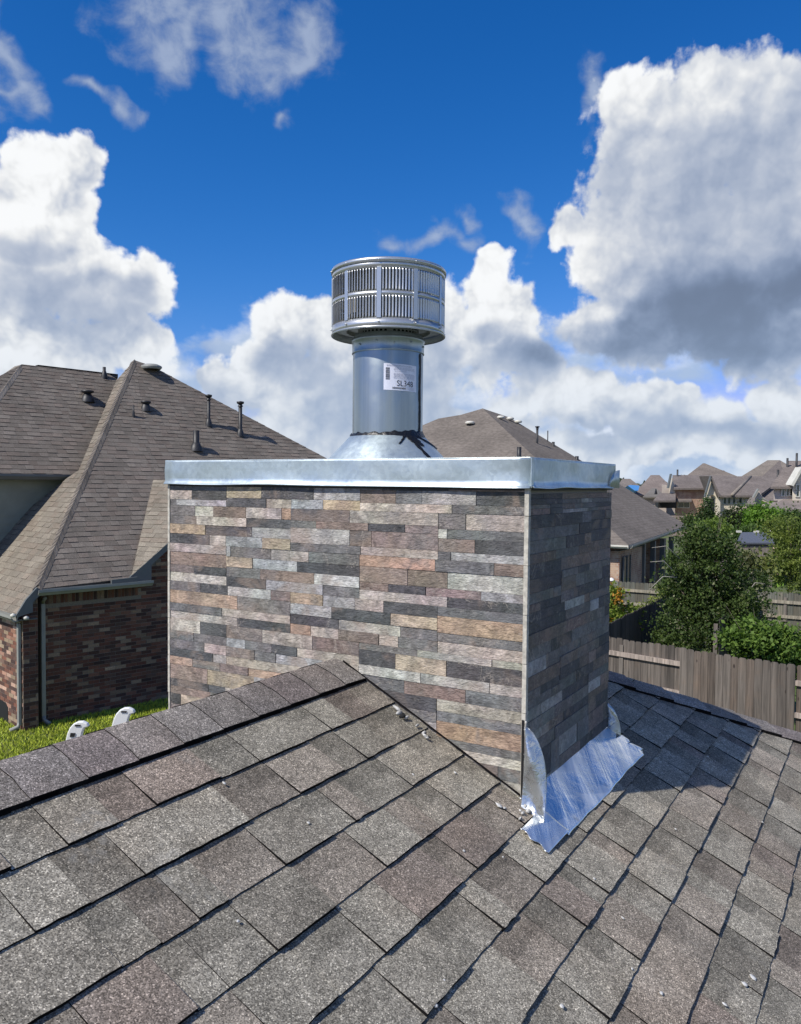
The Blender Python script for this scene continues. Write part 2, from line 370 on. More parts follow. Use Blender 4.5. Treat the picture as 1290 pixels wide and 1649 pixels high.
M_BARK = mat('bark', lambda: {'Base Color': vm('SCALE', (.13, .105, .085), sstep(noise(geo_pos(), 20, 5), .3, .7, .5, 1.3)), 'Roughness': .95, 'Normal': bump(noise(geo_pos(), 30, 4), .8, .01)})
def f_stucco(c): return lambda: {'Base Color': vm('SCALE', c, sstep(noise(geo_pos(), 1.3, 5, .6), .3, .7, .86, 1.06)), 'Roughness': .92, 'Normal': bump(noise(geo_pos(), 25, 4), .4, .01)}
M_STUCCO = mat('stucco_cream', f_stucco((.68, .60, .47))); M_STUCCO2 = mat('stucco_tan', f_stucco((.50, .43, .37)))
def f_distroof():
    p = geo_pos(); z = separate(p)[2]
    st = fm('SINE', z * 70.0)
    c = vm('SCALE', tintc(), sstep(noise(p, .5, 4, .6), .3, .7, .86, 1.12) * sstep(noise(vm('MULTIPLY', p, (5, 5, 12)), 1.0, 4, .6), .3, .7, .80, 1.2) * sstep(st, -1, 1, .92, 1.05))
    return {'Base Color': c, 'Roughness': .95, 'Specular IOR Level': .15}
M_DROOF = mat('distant_shingles', f_distroof)
def f_distbrick():
    p = geo_pos(); w = combine(separate(p)[0] + separate(p)[1], separate(p)[2], 0.0)
    n = X.nt.nodes.new('ShaderNodeTexBrick'); X.put(n.inputs['Vector'], w); n.inputs['Scale'].default_value = 1.0
    for k, v in (('Brick Width', .26), ('Row Height', .078), ('Mortar Size', .008), ('Bias', -.2)): n.inputs[k].default_value = v
    n.inputs['Color1'].default_value = (.36, .20, .13, 1); n.inputs['Color2'].default_value = (.22, .11, .075, 1); n.inputs['Mortar'].default_value = (.36, .32, .27, 1)
    c = mixc(sstep(noise(p, 2.2, 5, .7), .42, .62, 0, .7), X(n.outputs[0]), (.48, .37, .27))
    return {'Base Color': c, 'Roughness': .95}
M_DBRICK = mat('distant_brick', f_distbrick)
def f_tarp(c): return lambda: {'Base Color': c, 'Roughness': .5}
M_BTARP = mat('blue_tarp', f_tarp((.10, .33, .75))); M_SHEDROOF = mat('slate_sheet_roof', f_tarp((.085, .093, .115))); M_BLUEBIN = mat('blue_plastic', f_tarp((.02, .09, .35)))

# ------------------------------------------------------------------ shingled planes: every tab its own geometry
def clip_convex(subj, clip):
    out = subj
    area = sum(clip[i][0] * clip[(i + 1) % len(clip)][1] - clip[(i + 1) % len(clip)][0] * clip[i][1] for i in range(len(clip)))
    if area < 0: clip = clip[::-1]
    for i in range(len(clip)):
        a, b = clip[i], clip[(i + 1) % len(clip)]; inp, out = out, []
        if not inp: return []
        def side(p): return (b[0] - a[0]) * (p[1] - a[1]) - (b[1] - a[1]) * (p[0] - a[0])
        for j in range(len(inp)):
            p, q = inp[j], inp[(j + 1) % len(inp)]; sp_, sq = side(p), side(q)
            if sp_ >= 0: out.append(p)
            if (sp_ >= 0) != (sq >= 0):
                t = sp_ / (sp_ - sq); out.append((p[0] + (q[0] - p[0]) * t, p[1] + (q[1] - p[1]) * t))
    return out
def proj_size(pts):
    xs = []; ys = []
    for p in pts:
        d = Vector(p) - EYEP; w = d.dot(AF)
        if w < .1: return 0
        xs.append(d.dot(AR) / w * F_PX); ys.append(d.dot(AU) / w * F_PX)
    a = 0
    for i in range(len(xs)): a += xs[i] * ys[(i + 1) % len(xs)] - xs[(i + 1) % len(xs)] * ys[i]
    cx, cy = sum(xs) / len(xs), sum(ys) / len(ys)
    return abs(a) / 2 * (1 if abs(cx) < 645 and abs(cy) < 825 else .0001)
def shingle_plane(O, XD, UP, polys, parent, matl, colfn, exposure=.143, first=0.0, widths=(.12, .34), h=(.006, .010), detail=False, indiv=300, name='shingle', seed=1, cap=None):
    """O: origin on the plane; XD: unit along courses; UP: unit up the slope; polys: convex 2-D (x,u) regions in metres"""
    R = random.Random(seed); O = Vector(O); XD = Vector(XD); UP = Vector(UP); N = XD.cross(UP).normalized()
    if N.z < 0: N = -N
    pieces = []
    for poly in polys:
        x0 = min(p[0] for p in poly); x1 = max(p[0] for p in poly); u0 = min(p[1] for p in poly); u1 = max(p[1] for p in poly)
        k = math.floor((u0 - first) / exposure) - 1
        while first + k * exposure < u1:
            ub = first + k * exposure; x = x0 - R.uniform(0, .4); tooth = R.random() < .5
            Rk = random.Random(seed * 1000 + k)
            x = math.floor(x0) - 1 + Rk.uniform(0, .4)
            lift = 0
            while x < x1:
                w = Rk.uniform(*widths); tooth = not tooth if Rk.random() < .85 else tooth
                hh = h[1] * Rk.uniform(.85, 1.25) if tooth else h[0] * Rk.uniform(.8, 1.15)
                jb = Rk.uniform(-.0025, .0025)
                if cap is None or not cap(x, x + w, ub):
                    pieces.append((poly, x, x + w - .0008, ub + jb, ub + exposure + (.022 if detail else .012), hh, tooth, Rk.random(), Rk.random()))
                else: Rk.random(); Rk.random()
                x += w
            k += 1
    out = []
    for (poly, xa, xb, ua, ub, hh, tooth, r1, r2) in pieces:
        if detail:
            n = 5; pts = [(xa + (xb - xa) * i / n, ua + (R.uniform(-.0016, .0016) if 0 < i < n else 0)) for i in range(n + 1)] + [(xb, ub), (xa, ub)]
        else: pts = [(xa, ua), (xb, ua), (xb, ub), (xa, ub)]
        c = clip_convex(pts, poly)
        if len(c) < 3: continue
        L = ub - ua
        top = [O + XD * p[0] + UP * p[1] + N * (.0012 + hh * max(0.0, 1 - (p[1] - ua) / L) + (R.uniform(-.0006, .0010) if detail and p[1] < ua + .004 else 0)) for p in c]
        bot = [O + XD * p[0] + UP * p[1] + N * (-.002) for p in c]
        out.append((proj_size(top), c, top, bot, ua, colfn(tooth, r1, r2), [1.0 if (tooth or not detail) else max(0.0, 1 - (p[1] - ua) / exposure) for p in c]))
    out.sort(key=lambda q: -q[0])
    rest = MB()
    def put(mb, q, col):
        _, c, top, bot, ua, _c, band = q; n = len(c)
        fwd = (top[1] - top[0]).cross(top[2] - top[0]).dot(N) > 0
        mb.add(top, [tuple(range(n)) if fwd else tuple(range(n))[::-1]], col=[(*col[:3], a_) for a_ in band])
        for i in range(n):
            j = (i + 1) % n
            dark = abs(c[i][1] - ua) < .006 and abs(c[j][1] - ua) < .006
            if detail or dark or abs(c[i][0] - c[j][0]) < .01:
                mb.add([top[i], bot[i], bot[j], top[j]] if fwd else [top[j], bot[j], bot[i], top[i]], [(0, 1, 2, 3)], mi=1, col=col)
    for i, q in enumerate(out):
        if i < indiv and q[0] > 20:
            mb = MB(); put(mb, q, (1, 1, 1, 1)); o = mb.build(name, [matl, M_ASPH], parent, color=q[5])
        else: put(rest, q, q[5])
    if rest.v:
        o = rest.build(name, [matl, M_ASPH], parent, kind='stuff')
    return out
def sh_col(tooth, r1, r2):
    k = (.85 + .28 * r1) * (1.0 if tooth else .94)
    if r2 < .09: c = (.196, .170, .154)
    elif r2 < .38: c = (.218, .196, .174)
    elif r2 < .50: c = (.186, .174, .154)
    else: c = (.228, .216, .192)
    return (c[0] * k * 1.17, c[1] * k * 1.13, c[2] * k * 1.03, 1)

# ================================================================== OWN ROOF
TH = math.radians(30.9835)
E = Vector((math.sin(TH), math.cos(TH), 0)); L = Vector((-math.cos(TH), math.sin(TH), 0)); Z = Vector((0, 0, 1))
C0 = Vector((.38539, 2.45891, EYE))                       # front right corner of the chimney at eye height
def P(t, e_, z=0.0): return C0 + L * t + E * e_ + Z * z
ZR, SR = -.9741, .503
def RP(t, e_, off=0.0):                                    # a point on the main slope
    return P(t, e_, ZR + SR * t) + NR * off
NR = (Z - L * SR).normalized()
SEC = math.sqrt(1 + SR * SR)
UPR = (L + Z * SR).normalized()
TR, THIP = .705, lambda t: 1.655 - 1.06 * t               # ridge position, hip line
house = thing('house', P(0, 0, -EYE), 'shingled house roof in the foreground that carries the stone chimney', 'house')
roofp = MB()
er = THIP(TR)
roofp.add([RP(-2.9, -5.2, -.004), RP(-2.9, THIP(-2.9), -.004), RP(TR, er, -.004), RP(TR, -5.2, -.004)], [(0, 1, 2, 3)])
def RQ(t, e_, off=0): return P(t, e_, ZR + SR * TR - SR * (t - TR)) + Z * off
roofp.add([RQ(TR, -5.2, -.004), RQ(TR, er, -.004), RQ(TR + 3.6, er + 3.6 * 1.06, -.004), RQ(TR + 3.6, -5.2, -.004)], [(0, 3, 2, 1)])
roofp.add([RP(TR, er, -.004), RP(-2.9, THIP(-2.9), -.004), RQ(TR + 3.6, er + 3.6 * 1.06, -.004)], [(0, 1, 2)])
roof = roofp.build('roof', M_SHINGLE, house, color=(.2, .19, .17, 1))
wl = MB()
zb = ZR + SR * -2.6
wl.prism([P(-2.6, -5.0, -EYE), P(4.0, -5.0, -EYE), P(4.0, 4.2, -EYE), P(-2.6, 4.2, -EYE)], Z * (EYE + zb - .02))
wl.build('wall', M_DBRICK, house)
def u_of(t): return t * SEC
polys = [[(-2.6, u_of(-1.75)), (THIP(-1.75) , u_of(-1.75)), (THIP(TR), u_of(TR - .03)), (-2.6, u_of(TR - .03))]]
EXPO = .1435
first = u_of(.4655)
def inside_chim(xa, xb, ub): return xa > .01 and xb < .83 and ub > -.09
rndpatch = random.Random(4)
shingle_plane(P(0, 0, ZR), E, UPR, polys, roof, M_SHINGLE, sh_col, exposure=EXPO, first=first, detail=True, indiv=298, seed=3, cap=inside_chim, widths=(.075, .215), h=(.0065, .0108))
# ridge caps and hip caps: folded shingles overlapping towards the chimney / down the hip
def fold_cap(a0, a1, side1, side2, lift0, lift1, name, color, seedk, spread=.140):
    """a0,a1: ridge line points; side1/side2: unit vectors running down each slope"""
    R = random.Random(seedk); mb = MB(); pts = []
    ax = (a1 - a0)
    prof = []
    for k in range(-4, 5):
        s = abs(k) / 4 * spread; sd = side1 if k < 0 else side2
        rr = .020 * math.exp(-(k / 1.3) ** 2)
        prof.append((sd * s) - Z * rr * .5)
    rows = 3; vs = []
    n1 = Z
    for j in range(rows + 1):
        f = j / rows; p = a0 + ax * f; lf = lift0 + (lift1 - lift0) * f
        for k, q in enumerate(prof):
            jit = R.uniform(-.002, .002) if (j in (0, rows) and k not in (0, 8)) else 0
            vs.append(p + q + Z * lf + ax.normalized() * jit)
    m_ = len(prof); fs = []
    for j in range(rows):
        for k in range(m_ - 1): fs.append((j * m_ + k, j * m_ + k + 1, (j + 1) * m_ + k + 1, (j + 1) * m_ + k))
    top = len(vs); th = .007
    vb = [v - Z * (th + .004) for v in vs]
    mb.add(vs, fs, smooth=True)
    edge = [k for k in range(m_)] + [j * m_ + m_ - 1 for j in range(1, rows + 1)] + [rows * m_ + k for k in range(m_ - 2, -1, -1)] + [j * m_ for j in range(rows - 1, 0, -1)]
    for i in range(len(edge)):
        a, b = edge[i], edge[(i + 1) % len(edge)]
        mb.add([vs[a], vs[b], vb[b], vb[a]], [(0, 1, 2, 3)], mi=1)
    o = mb.build(name, [M_SHINGLE, M_ASPH], roof, color=color)
    return o
ridge_z = ZR + SR * TR
capcols = [(.185, .165, .150), (.235, .213, .190), (.175, .148, .136), (.21, .188, .166), (.195, .170, .150)]
n = 0
eb = .022
while eb > -2.6:
    c = capcols[(n * 3 + 1) % 5]; k = .88 + .30 * rndpatch.random()
    fold_cap(P(TR, eb - .1435, ridge_z), P(TR, min(eb + .10, .022), ridge_z), (-UPR), (L - Z * SR).normalized(), .019, .0145, 'ridge_cap', (c[0] * k, c[1] * k, c[2] * k, 1), n)
    eb -= .1435; n += 1
hdir = (RP(-1, THIP(-1)) - RP(TR, THIP(TR))); hlen = hdir.length; hdir.normalize()
hs1 = (-E * .0 + NR.cross(hdir)); hs1 = hs1 if hs1.dot(E) < 0 else -hs1; hs1.normalize()
N2 = (RP(-2.9, THIP(-2.9)) - RP(TR, er)).cross(RQ(TR + 3.6, er + 3.6 * 1.06) - RP(TR, er)).normalized()
hs2 = N2.cross(hdir); hs2 = hs2 if hs2.dot(E) > 0 else -hs2; hs2.normalize()
s = -.05; n = 0
while s < hlen * 1.5:
    a = RP(TR, er) + hdir * s; c = capcols[(n * 2 + 1) % 5]; k = .95 + .2 * rndpatch.random()
    fold_cap(a, a + hdir * .31, hs1, hs2, .010, .022, 'hip_cap', (c[0] * k, c[1] * k, c[2] * k, 1), 50 + n, spread=.13)
    s += .215; n += 1

# ================================================================== CHIMNEY
chim = thing('chimney', P(.76, .43, ZR), 'stone clad chimney with a folded sheet metal cap, rising through the shingle roof', 'chimney')
CW, CD, ZT, ZB = 1.5247, .8606, .0799, -.0111
core = MB(); g = .012
core.prism([P(g, g, -1.25), P(CW - g, g, -1.25), P(CW - g, CD - g, -1.25), P(g, CD - g, -1.25)], Z * (1.25 - .02))
core.build('backing_wall', M_DARKGAP, chim)
PAL = {'D': (.080, .080, .083), 'G': (.165, .162, .153), 'L': (.41, .385, .335), 'P': (.41, .35, .30), 'B': (.235, .180, .150), 'O': (.39, .265, .185),
       'Y': (.40, .32, .22), 'M': (.19, .150, .122), 'R': (.21, .162, .148), 'S': (.33, .33, .32)}
def pcol(ch, R):
    c = PAL[ch]; g_ = sum(c) / 3; c = tuple(g_ * w_ * .12 + v * .88 for v, w_ in zip(c, (1.06, 1.0, .92))); k = R.uniform(.88, 1.10); return (c[0] * k * R.uniform(.96, 1.04), c[1] * k, c[2] * k * R.uniform(.96, 1.04), 1)
strips = []
def strip(axis, a0, a1, z0, z1, col, R):
    """axis 'f' front face (a=t), 's' right face (a=e)"""
    d = R.uniform(.0005, .0042); gap = .0004
    a0 += gap; a1 -= gap; z0 += gap * .8; z1 -= gap * .8
    if a1 - a0 < .004: return
    if axis == 'f': q = [P(a0, -d, z0), P(a1, -d, z0), P(a1, -d, z1), P(a0, -d, z1)]; n = E * (g + d - .001); o2 = -E
    elif axis == 's': q = [P(-d, a0, z0), P(-d, a1, z0), P(-d, a1, z1), P(-d, a0, z1)]; n = L * (g + d - .001); o2 = L * -1
    elif axis == 'b': q = [P(a0, CD + d, z0), P(a1, CD + d, z0), P(a1, CD + d, z1), P(a0, CD + d, z1)]; n = -E * (g + d - .001); o2 = E
    else: q = [P(CW + d, a0, z0), P(CW + d, a1, z0), P(CW + d, a1, z1), P(CW + d, a0, z1)]; n = -L * (g + d - .001); o2 = L
    strips.append((proj_size(q) if axis in 'fs' else 0, q, n, o2, col))
def tpx(x, zr):   # photo column -> distance along the front face at height zr
    # invert the projection along the front face
    lo, hi = -.2, 1.9
    for _ in range(30):
        mid_ = (lo + hi) / 2; d = P(mid_, 0, zr) - EYEP
        if PW / 2 + F_PX * d.dot(AR) / d.dot(AF) > x: lo = mid_
        else: hi = mid_
    return lo
zb_ = [-.0111, -.096, -.2465, -.3975, -.5485, -.6995, -.8505, -1.02]
A2 = lambda X_: 240 + X_ / 3.225
A3 = lambda X_: 560 + X_ / 2.58
# (row, t0, t1, [ (relative heights, [(px boundary from left..., code)]) ])
rowsB0 = [
 (0, 1.22, CW, [(.30, [(A2(113), 'G')]), (.42, [(A2(110), 'P'), (A2(225), 'D')]), (.28, [(A2(110), 'G'), (A2(145), 'S')])]),
 (0, .61, 1.22, [(.10, [(0, 'B')]), (.50, [(0, 'Y'), (A2(585), 'D'), (A2(855), 'S')]), (.40, [(0, 'D'), (A2(610), 'P'), (A2(740), 'S'), (A2(905), 'Y')])]),
 (0, 0, .61, [(.16, [(0, 'G'), (A3(145), 'D'), (A3(420), 'B')]), (.52, [(0, 'B'), (A3(200), 'G'), (A3(310), 'S'), (A3(535), 'D')]), (.32, [(0, 'P'), (A3(435), 'G')])]),
 (1, .91, CW, [(.27, [(0, 'G'), (A2(240), 'L'), (A2(335), 'M'), (A2(505), 'P'), (A2(690), 'O')]), (.22, [(0, 'G'), (A2(250), 'L'), (A2(510), 'D')]), (.25, [(0, 'Y'), (A2(295), 'D'), (A2(535), 'S')]), (.26, [(0, 'D'), (A2(315), 'P'), (A2(400), 'S'), (A2(590), 'Y')])]),
 (1, .305, .91, [(.28, [(0, 'D'), (A2(1045), 'P')]), (.17, [(0, 'G'), (A2(870), 'B'), (A3(88), 'D'), (A3(240), 'R')]), (.36, [(0, 'L'), (A2(1045), 'M'), (A3(100), 'B')]), (.19, [(0, 'G'), (A3(55), 'P')])]),
 (1, 0, .305, [(.34, [(0, 'G'), (A3(492), 'P')]), (.20, [(0, 'L'), (A3(415), 'G')]), (.28, [(0, 'B'), (A3(530), 'D')]), (.18, [(0, 'G'), (A3(430), 'S')])]),
 (2, 1.22, CW, [(.22, [(0, 'P')]), (.34, [(0, 'B')]), (.20, [(0, 'R'), (A2(235), 'D')]), (.24, [(0, 'L')])]),
 (2, .61, 1.22, [(.26, [(0, 'S'), (A2(425), 'G'), (A2(635), 'P'), (A2(830), 'G')]), (.25, [(0, 'Y'), (A2(540), 'S'), (A2(770), 'D')]), (.25, [(0, 'G'), (A2(580), 'B'), (A2(860), 'L')]), (.24, [(0, 'D'), (A2(610), 'S'), (A2(905), 'G')])]),
 (2, 0, .61, [(.25, [(0, 'O'), (A3(365), 'G'), (A3(610), 'M')]), (.36, [(0, 'B'), (A3(250), 'M'), (A3(415), 'L')]), (.18, [(0, 'M'), (A3(170), 'D'), (A3(325), 'R'), (A3(555), 'S')]), (.21, [(0, 'P'), (A3(415), 'D')])]),
 (3, .91, CW, [(.24, [(0, 'G'), (A2(270), 'D'), (A2(410), 'L'), (A2(635), 'B')]), (.34, [(0, 'O'), (A2(460), 'G')]), (.20, [(0, 'G'), (A2(380), 'P')]), (.22, [(0, 'P'), (A2(460), 'D')])]),
 (3, .305, .91, [(.26, [(0, 'Y'), (A2(905), 'S'), (A2(1070), 'P'), (A3(150), 'D')]), (.26, [(0, 'S'), (A2(950), 'D'), (A3(180), 'Y')]), (.24, [(0, 'D'), (A2(985), 'L'), (A3(220), 'G')]), (.24, [(0, 'O'), (A2(840), 'P'), (A2(985), 'M'), (A3(130), 'P'), (A3(210), 'G')])]),
 (3, 0, .305, [(.20, [(0, 'G')]), (.36, [(0, 'O')]), (.19, [(0, 'G')]), (.25, [(0, 'P')])]),
 (4, 1.22, CW, [(.32, [(0, 'L'), (A2(268), 'D')]), (.22, [(0, 'G'), (A2(235), 'G')]), (.24, [(0, 'G'), (A2(290), 'P')]), (.22, [(0, 'D'), (A2(335), 'L')])]),
 (4, .61, 1.22, [(.32, [(0, 'M'), (A2(590), 'P'), (A2(850), 'M')]), (.22, [(0, 'S'), (A2(500), 'G'), (A2(640), 'D'), (A2(770), 'P')]), (.24, [(0, 'B'), (A2(550), 'G'), (A2(660), 'S'), (A2(900), 'L')]), (.22, [(0, 'P'), (A2(800), 'R')])]),
 (4, 0, .61, [(.15, [(0, 'G'), (A3(290), 'L'), (A3(600), 'P')]), (.34, [(0, 'D'), (A3(200), 'Y'), (A3(412), 'D')]), (.22, [(0, 'L'), (A3(305), 'L'), (A3(590), 'P')]), (.29, [(0, 'G'), (A3(235), 'B'), (A3(490), 'G')])]),
 (5, .305, .91, [(.30, [(0, 'P'), (A3(150), 'D')]), (.22, [(0, 'G')]), (.25, [(0, 'L')]), (.23, [(0, 'O')])]),
 (5, 0, .305, [(.25, [(0, 'P')]), (.22, [(0, 'G')]), (.35, [(0, 'O')]), (.18, [(0, 'G')])]),
 (6, 0, .61, [(.18, [(0, 'L')]), (.24, [(0, 'D'), (A3(625), 'G')]), (.32, [(0, 'L')]), (.26, [(0, 'D')])]),
 (5, .91, CW, None), (6, .61, 1.22, None), (6, 1.22, CW, None),
]
Rs = random.Random(11)
def rand_rows(axis, t0, t1, zt, zbm, R, wmin=.07, wmax=.30, pal='DDGGLPBOYMRSSP'):
    hs = [R.uniform(.6, 1.4) for _ in range(4)]; sm = sum(hs); z = zt
    for hh in hs:
        z2 = z - (zt - zbm) * hh / sm; a = t0
        while a < t1 - .001:
            b = a + R.uniform(wmin, wmax)
            if t1 - b < .06: b = t1
            strip(axis, a, min(b, t1), z2, z, pcol(R.choice(pal), R), R); a = b
        z = z2
for (r, t0, t1, rows) in rowsB0:
    zt, zbm = zb_[r], zb_[r + 1]
    if rows is None: rand_rows('f', t0, t1, zt, zbm, Rs); continue
    z = zt; tot_ = sum(q[0] for q in rows)
    for hh, segs in rows:
        z2 = z - (zt - zbm) * hh / tot_
        bounds = [t1] + [min(t1, max(t0, tpx(x, (z + z2) / 2))) for x, _ in segs[1:]] + [t0]
        for i, (_, ch) in enumerate(segs):
            strip('f', bounds[i + 1], bounds[i], z2, z, pcol(ch, Rs), Rs)
        z = z2
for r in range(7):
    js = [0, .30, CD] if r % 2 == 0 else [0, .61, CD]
    for a, b in zip(js[:-1], js[1:]): rand_rows('s', a + (.012 if a == 0 else 0), b, zb_[r] if r else -.03, zb_[r + 1] if r < 6 else -1.12, Rs, .09, .34, 'DDDDGGGGBMRSDGM')  # right face uses darker stone colours, its shade put into the palette
strips.sort(key=lambda q: -q[0])
restm = MB()
def strip_mesh(mb, q, n, o2, col):
    # bevelled plate: front face inset slightly
    c = sum(q, Vector()) / 4; ins = .0007
    fr = [v + (c - v).normalized() * ins + o2 * .0 for v in q]; bk = [v + n for v in q]
    md = [v + n * .18 for v in q]
    fl = (q[1] - q[0]).cross(q[2] - q[0]).dot(o2) < 0
    fs = [(0, 1, 2, 3)] + [(i, 4 + i, 4 + (i + 1) % 4, (i + 1) % 4) for i in range(4)] + [(4 + i, 8 + i, 8 + (i + 1) % 4, 4 + (i + 1) % 4) for i in range(4)]
    if fl: fs = [f[::-1] for f in fs]
    mb.add(fr + md + bk, fs, col=col)
for i, (_, q, n_, o2, col) in enumerate(strips):
    if i < 298:
        mb = MB(); strip_mesh(mb, q, n_, o2, (1, 1, 1, 1)); mb.build('stone_strip', M_STONE, chim, color=col)
    else: strip_mesh(restm, q, n_, o2, col)
restm.build('stone_strip', M_STONE, chim, kind='stuff')
bkm = MB()
bkm.prism([P(.02, CD - .012, -1.2), P(CW, CD - .012, -1.2), P(CW, CD, -1.2), P(.02, CD, -1.2)], Z * 1.18)
bkm.prism([P(CW - .012, .01, -1.2), P(CW, .01, -1.2), P(CW, CD - .013, -1.2), P(CW - .012, CD - .013, -1.2)], Z * 1.18)
bkm.build('rear_cladding', M_STONE, chim, color=(.2, .18, .16, 1))
# corner trims: cut tile edges, in lengths
zc = -.012; Rt = random.Random(5)
k = 0
while zc > -1.08:
    hgt = .1505 if k else .085; o_ = Rt.uniform(-.0015, .0015); z2 = max(zc - hgt, -1.10)
    mb = MB(); mb.prism([P(-.0065 + o_, -.0065, z2), P(.0085, -.0065, z2), P(.0085, .010, z2), P(-.0065 + o_, .010, z2)], Z * (zc - z2 - .0015)); mb.build('corner_trim', M_GROUT, chim, bevel=.001)
    mb = MB(); mb.prism([P(CW - .004, -.0055, z2), P(CW + .006 + o_, -.0055, z2), P(CW + .006 + o_, .010, z2), P(CW - .004, .010, z2)], Z * (zc - z2 - .0015)); mb.build('corner_trim', M_GROUT, chim, bevel=.001)
    zc = z2; k += 1
# sheet metal cap: top pan and four skirts with a kicked hem
ov = .012
cap = MB(); R2 = random.Random(2)
def skirt(p0, p1, out, name, n=26, flip=False, ext0=0, ext1=0):
    mb = MB(); ax = (p1 - p0); prof = [(0.0, ZT - .0), (.0, ZT - .006), (.0005, .045), (.0, .012), (.001, -.002), (.009, -.0095), (.0105, -.0125)]
    vs = []
    for i in range(n + 1):
        f = i / n
        for j, (o, z) in enumerate(prof):
            w = .0022 * math.sin(f * 9 + j * .8) + .0014 * math.sin(f * 23 + 1) if 1 < j < 6 else .0005 * math.sin(f * 14)
            ww = w
            if j >= 5: ww += .0012 * math.sin(f * 31)
            vs.append(p0 + ax * f + out * (o + ww) + Z * (z + (.0010 * math.sin(f * 17 + 2) if j >= 4 else 0)))
    m_ = len(prof)
    fs = [(i * m_ + j, i * m_ + j + 1, (i + 1) * m_ + j + 1, (i + 1) * m_ + j) for i in range(n) for j in range(m_ - 1)]
    mb.add(vs, fs, smooth=True)
    o = mb.build(name, M_GALV, chim); md = o.modifiers.new('thickness', 'SOLIDIFY'); md.thickness = .0012; md.offset = -1
    return o
skirt(P(CW + ov, -ov, 0), P(-ov - .0015, -ov, 0), -E, 'cap_skirt')
skirt(P(-ov, -ov + .004, 0), P(-ov, CD + ov, 0), -L, 'cap_skirt')
skirt(P(-ov, CD + ov, 0), P(CW + ov, CD + ov, 0), E, 'cap_skirt')
skirt(P(CW + ov, CD + ov, 0), P(CW + ov, -ov, 0), L, 'cap_skirt')
tp = MB(); tp.prism([P(-ov, -ov, ZT - .003), P(CW + ov, -ov, ZT - .003), P(CW + ov, CD + ov, ZT - .003), P(-ov, CD + ov, ZT - .003)], Z * .0045); tp.build('cap_top', M_GALV, chim, bevel=.001)
# added underside filler so no light leaks up behind the hem
fl = MB(); fl.prism([P(-.004, -.004, -.02), P(CW + .004, -.004, -.02), P(CW + .004, CD + .004, -.02), P(-.004, CD + .004, -.02)], Z * .09); fl.build('cap_filler', M_DARK, chim)
# folded corner seam and curled end flap of the skirt
sm = MB(); sm.prism([P(-ov - .004, -ov - .002, -.012), P(-ov - .0015, -ov - .002, -.012), P(-ov - .0015, -ov + .016, -.012), P(-ov - .004, -ov + .016, -.012)], Z * .091); sm.build('cap_seam', M_GALV, chim)
cf = MB(); vs = []
for i in range(9):
    f = i / 8; top_z = ZT - .002 - (.0 + .085 * (1 - (1 - f) ** .5) if f > 0 else 0)
    top_z = ZT - .09 * (1 - math.sqrt(max(0, 1 - (1 - f) ** 2))) - .002
    vs += [P(-ov - .005 - .012 * (f ** 2), CD + ov - .10 * (1 - f), -.012), P(-ov - .005 - .012 * f ** 2, CD + ov - .10 * (1 - f), top_z - .02)]
cf.add(vs, [(2 * i, 2 * i + 2, 2 * i + 3, 2 * i + 1) for i in range(8)], smooth=True)
o = cf.build('cap_end_flap', M_GALV, chim); o.modifiers.new('t', 'SOLIDIFY').thickness = .0012
# base flashing lying on the shingles along the right face
def sheet(name, grid, nu, nv, matl, th=.0012, parent=chim):
    mb = MB(); vs = [grid(i / nu, j / nv) for j in range(nv + 1) for i in range(nu + 1)]
    mb.add(vs, [(j * (nu + 1) + i, j * (nu + 1) + i + 1, (j + 1) * (nu + 1) + i + 1, (j + 1) * (nu + 1) + i) for j in range(nv) for i in range(nu)], smooth=True)
    o = mb.build(name, matl, parent); md = o.modifiers.new('thickness', 'SOLIDIFY'); md.thickness = th; md.offset = 1
    sub = o.modifiers.new('sub', 'SUBSURF'); sub.levels = 1; sub.render_levels = 1; sub.subdivision_type = 'SIMPLE'
    return o
Rf = random.Random(9)
def fl_edge(v): return -.147 + .002 * math.sin(v * 11) + .001 * math.sin(v * 37)
def flash_grid(u, v):
    e_ = -.02 + .885 * v; t = .012 + (fl_edge(v) - .012) * u
    if v > .97: t += .01 * math.sin(u * 21); e_ += .012 * math.sin(u * 17)
    return RP(t, e_, .0125 + .0010 * math.sin(v * 9 + u * 2) + .0008 * math.sin(u * 8 + v * 27))
sheet('base_flashing', flash_grid, 14, 60, M_FLASH)
def fl2(u, v):
    e_ = -.168 + .165 * v; t = -.052 - .088 * u
    if v < .03: e_ += .008 * math.sin(u * 12)
    return RP(t, e_, .0165 + .0016 * math.sin(u * 5 + 1) + .002 * v)
sheet('flashing_apron', fl2, 10, 12, M_FLASH)
# upright kick-out flap at the near corner
def flap_grid(u, v):          # v up, u outwards; quarter-ellipse outline, buckled
    wv = math.sqrt(max(0.0, 1 - v ** 2.2)); out = .010 + (.052 * wv + .030 * (1 - v)) * u + .006 * u * math.sin(v * 3.1)
    bk = .010 * math.sin(u * 4 + v * 6) * u + .022 * u * u
    z = ZR - .01 - SR * out * 0 + (.245) * v - .035 * u * (1 - v)
    return P(-out, -.022 + bk - .030 * (1 - v) * u + .012 * math.sin(v * 7) * u * (1 - u) * 4 - .030 * (1 - v) ** 3, z)
sheet('kickout_flap', flap_grid, 12, 18, M_FLAP)
def flap2(u, v):
    wv = math.sqrt(max(0.0, 1 - v ** 2)); out = .006 + .050 * wv * u
    return P(-out, CD - .015 + .012 * u * u + .004 * math.sin(v * 5), ZR - SR * out + .012 + .100 * v)
sheet('rear_flap', flap2, 8, 10, M_FLAP)
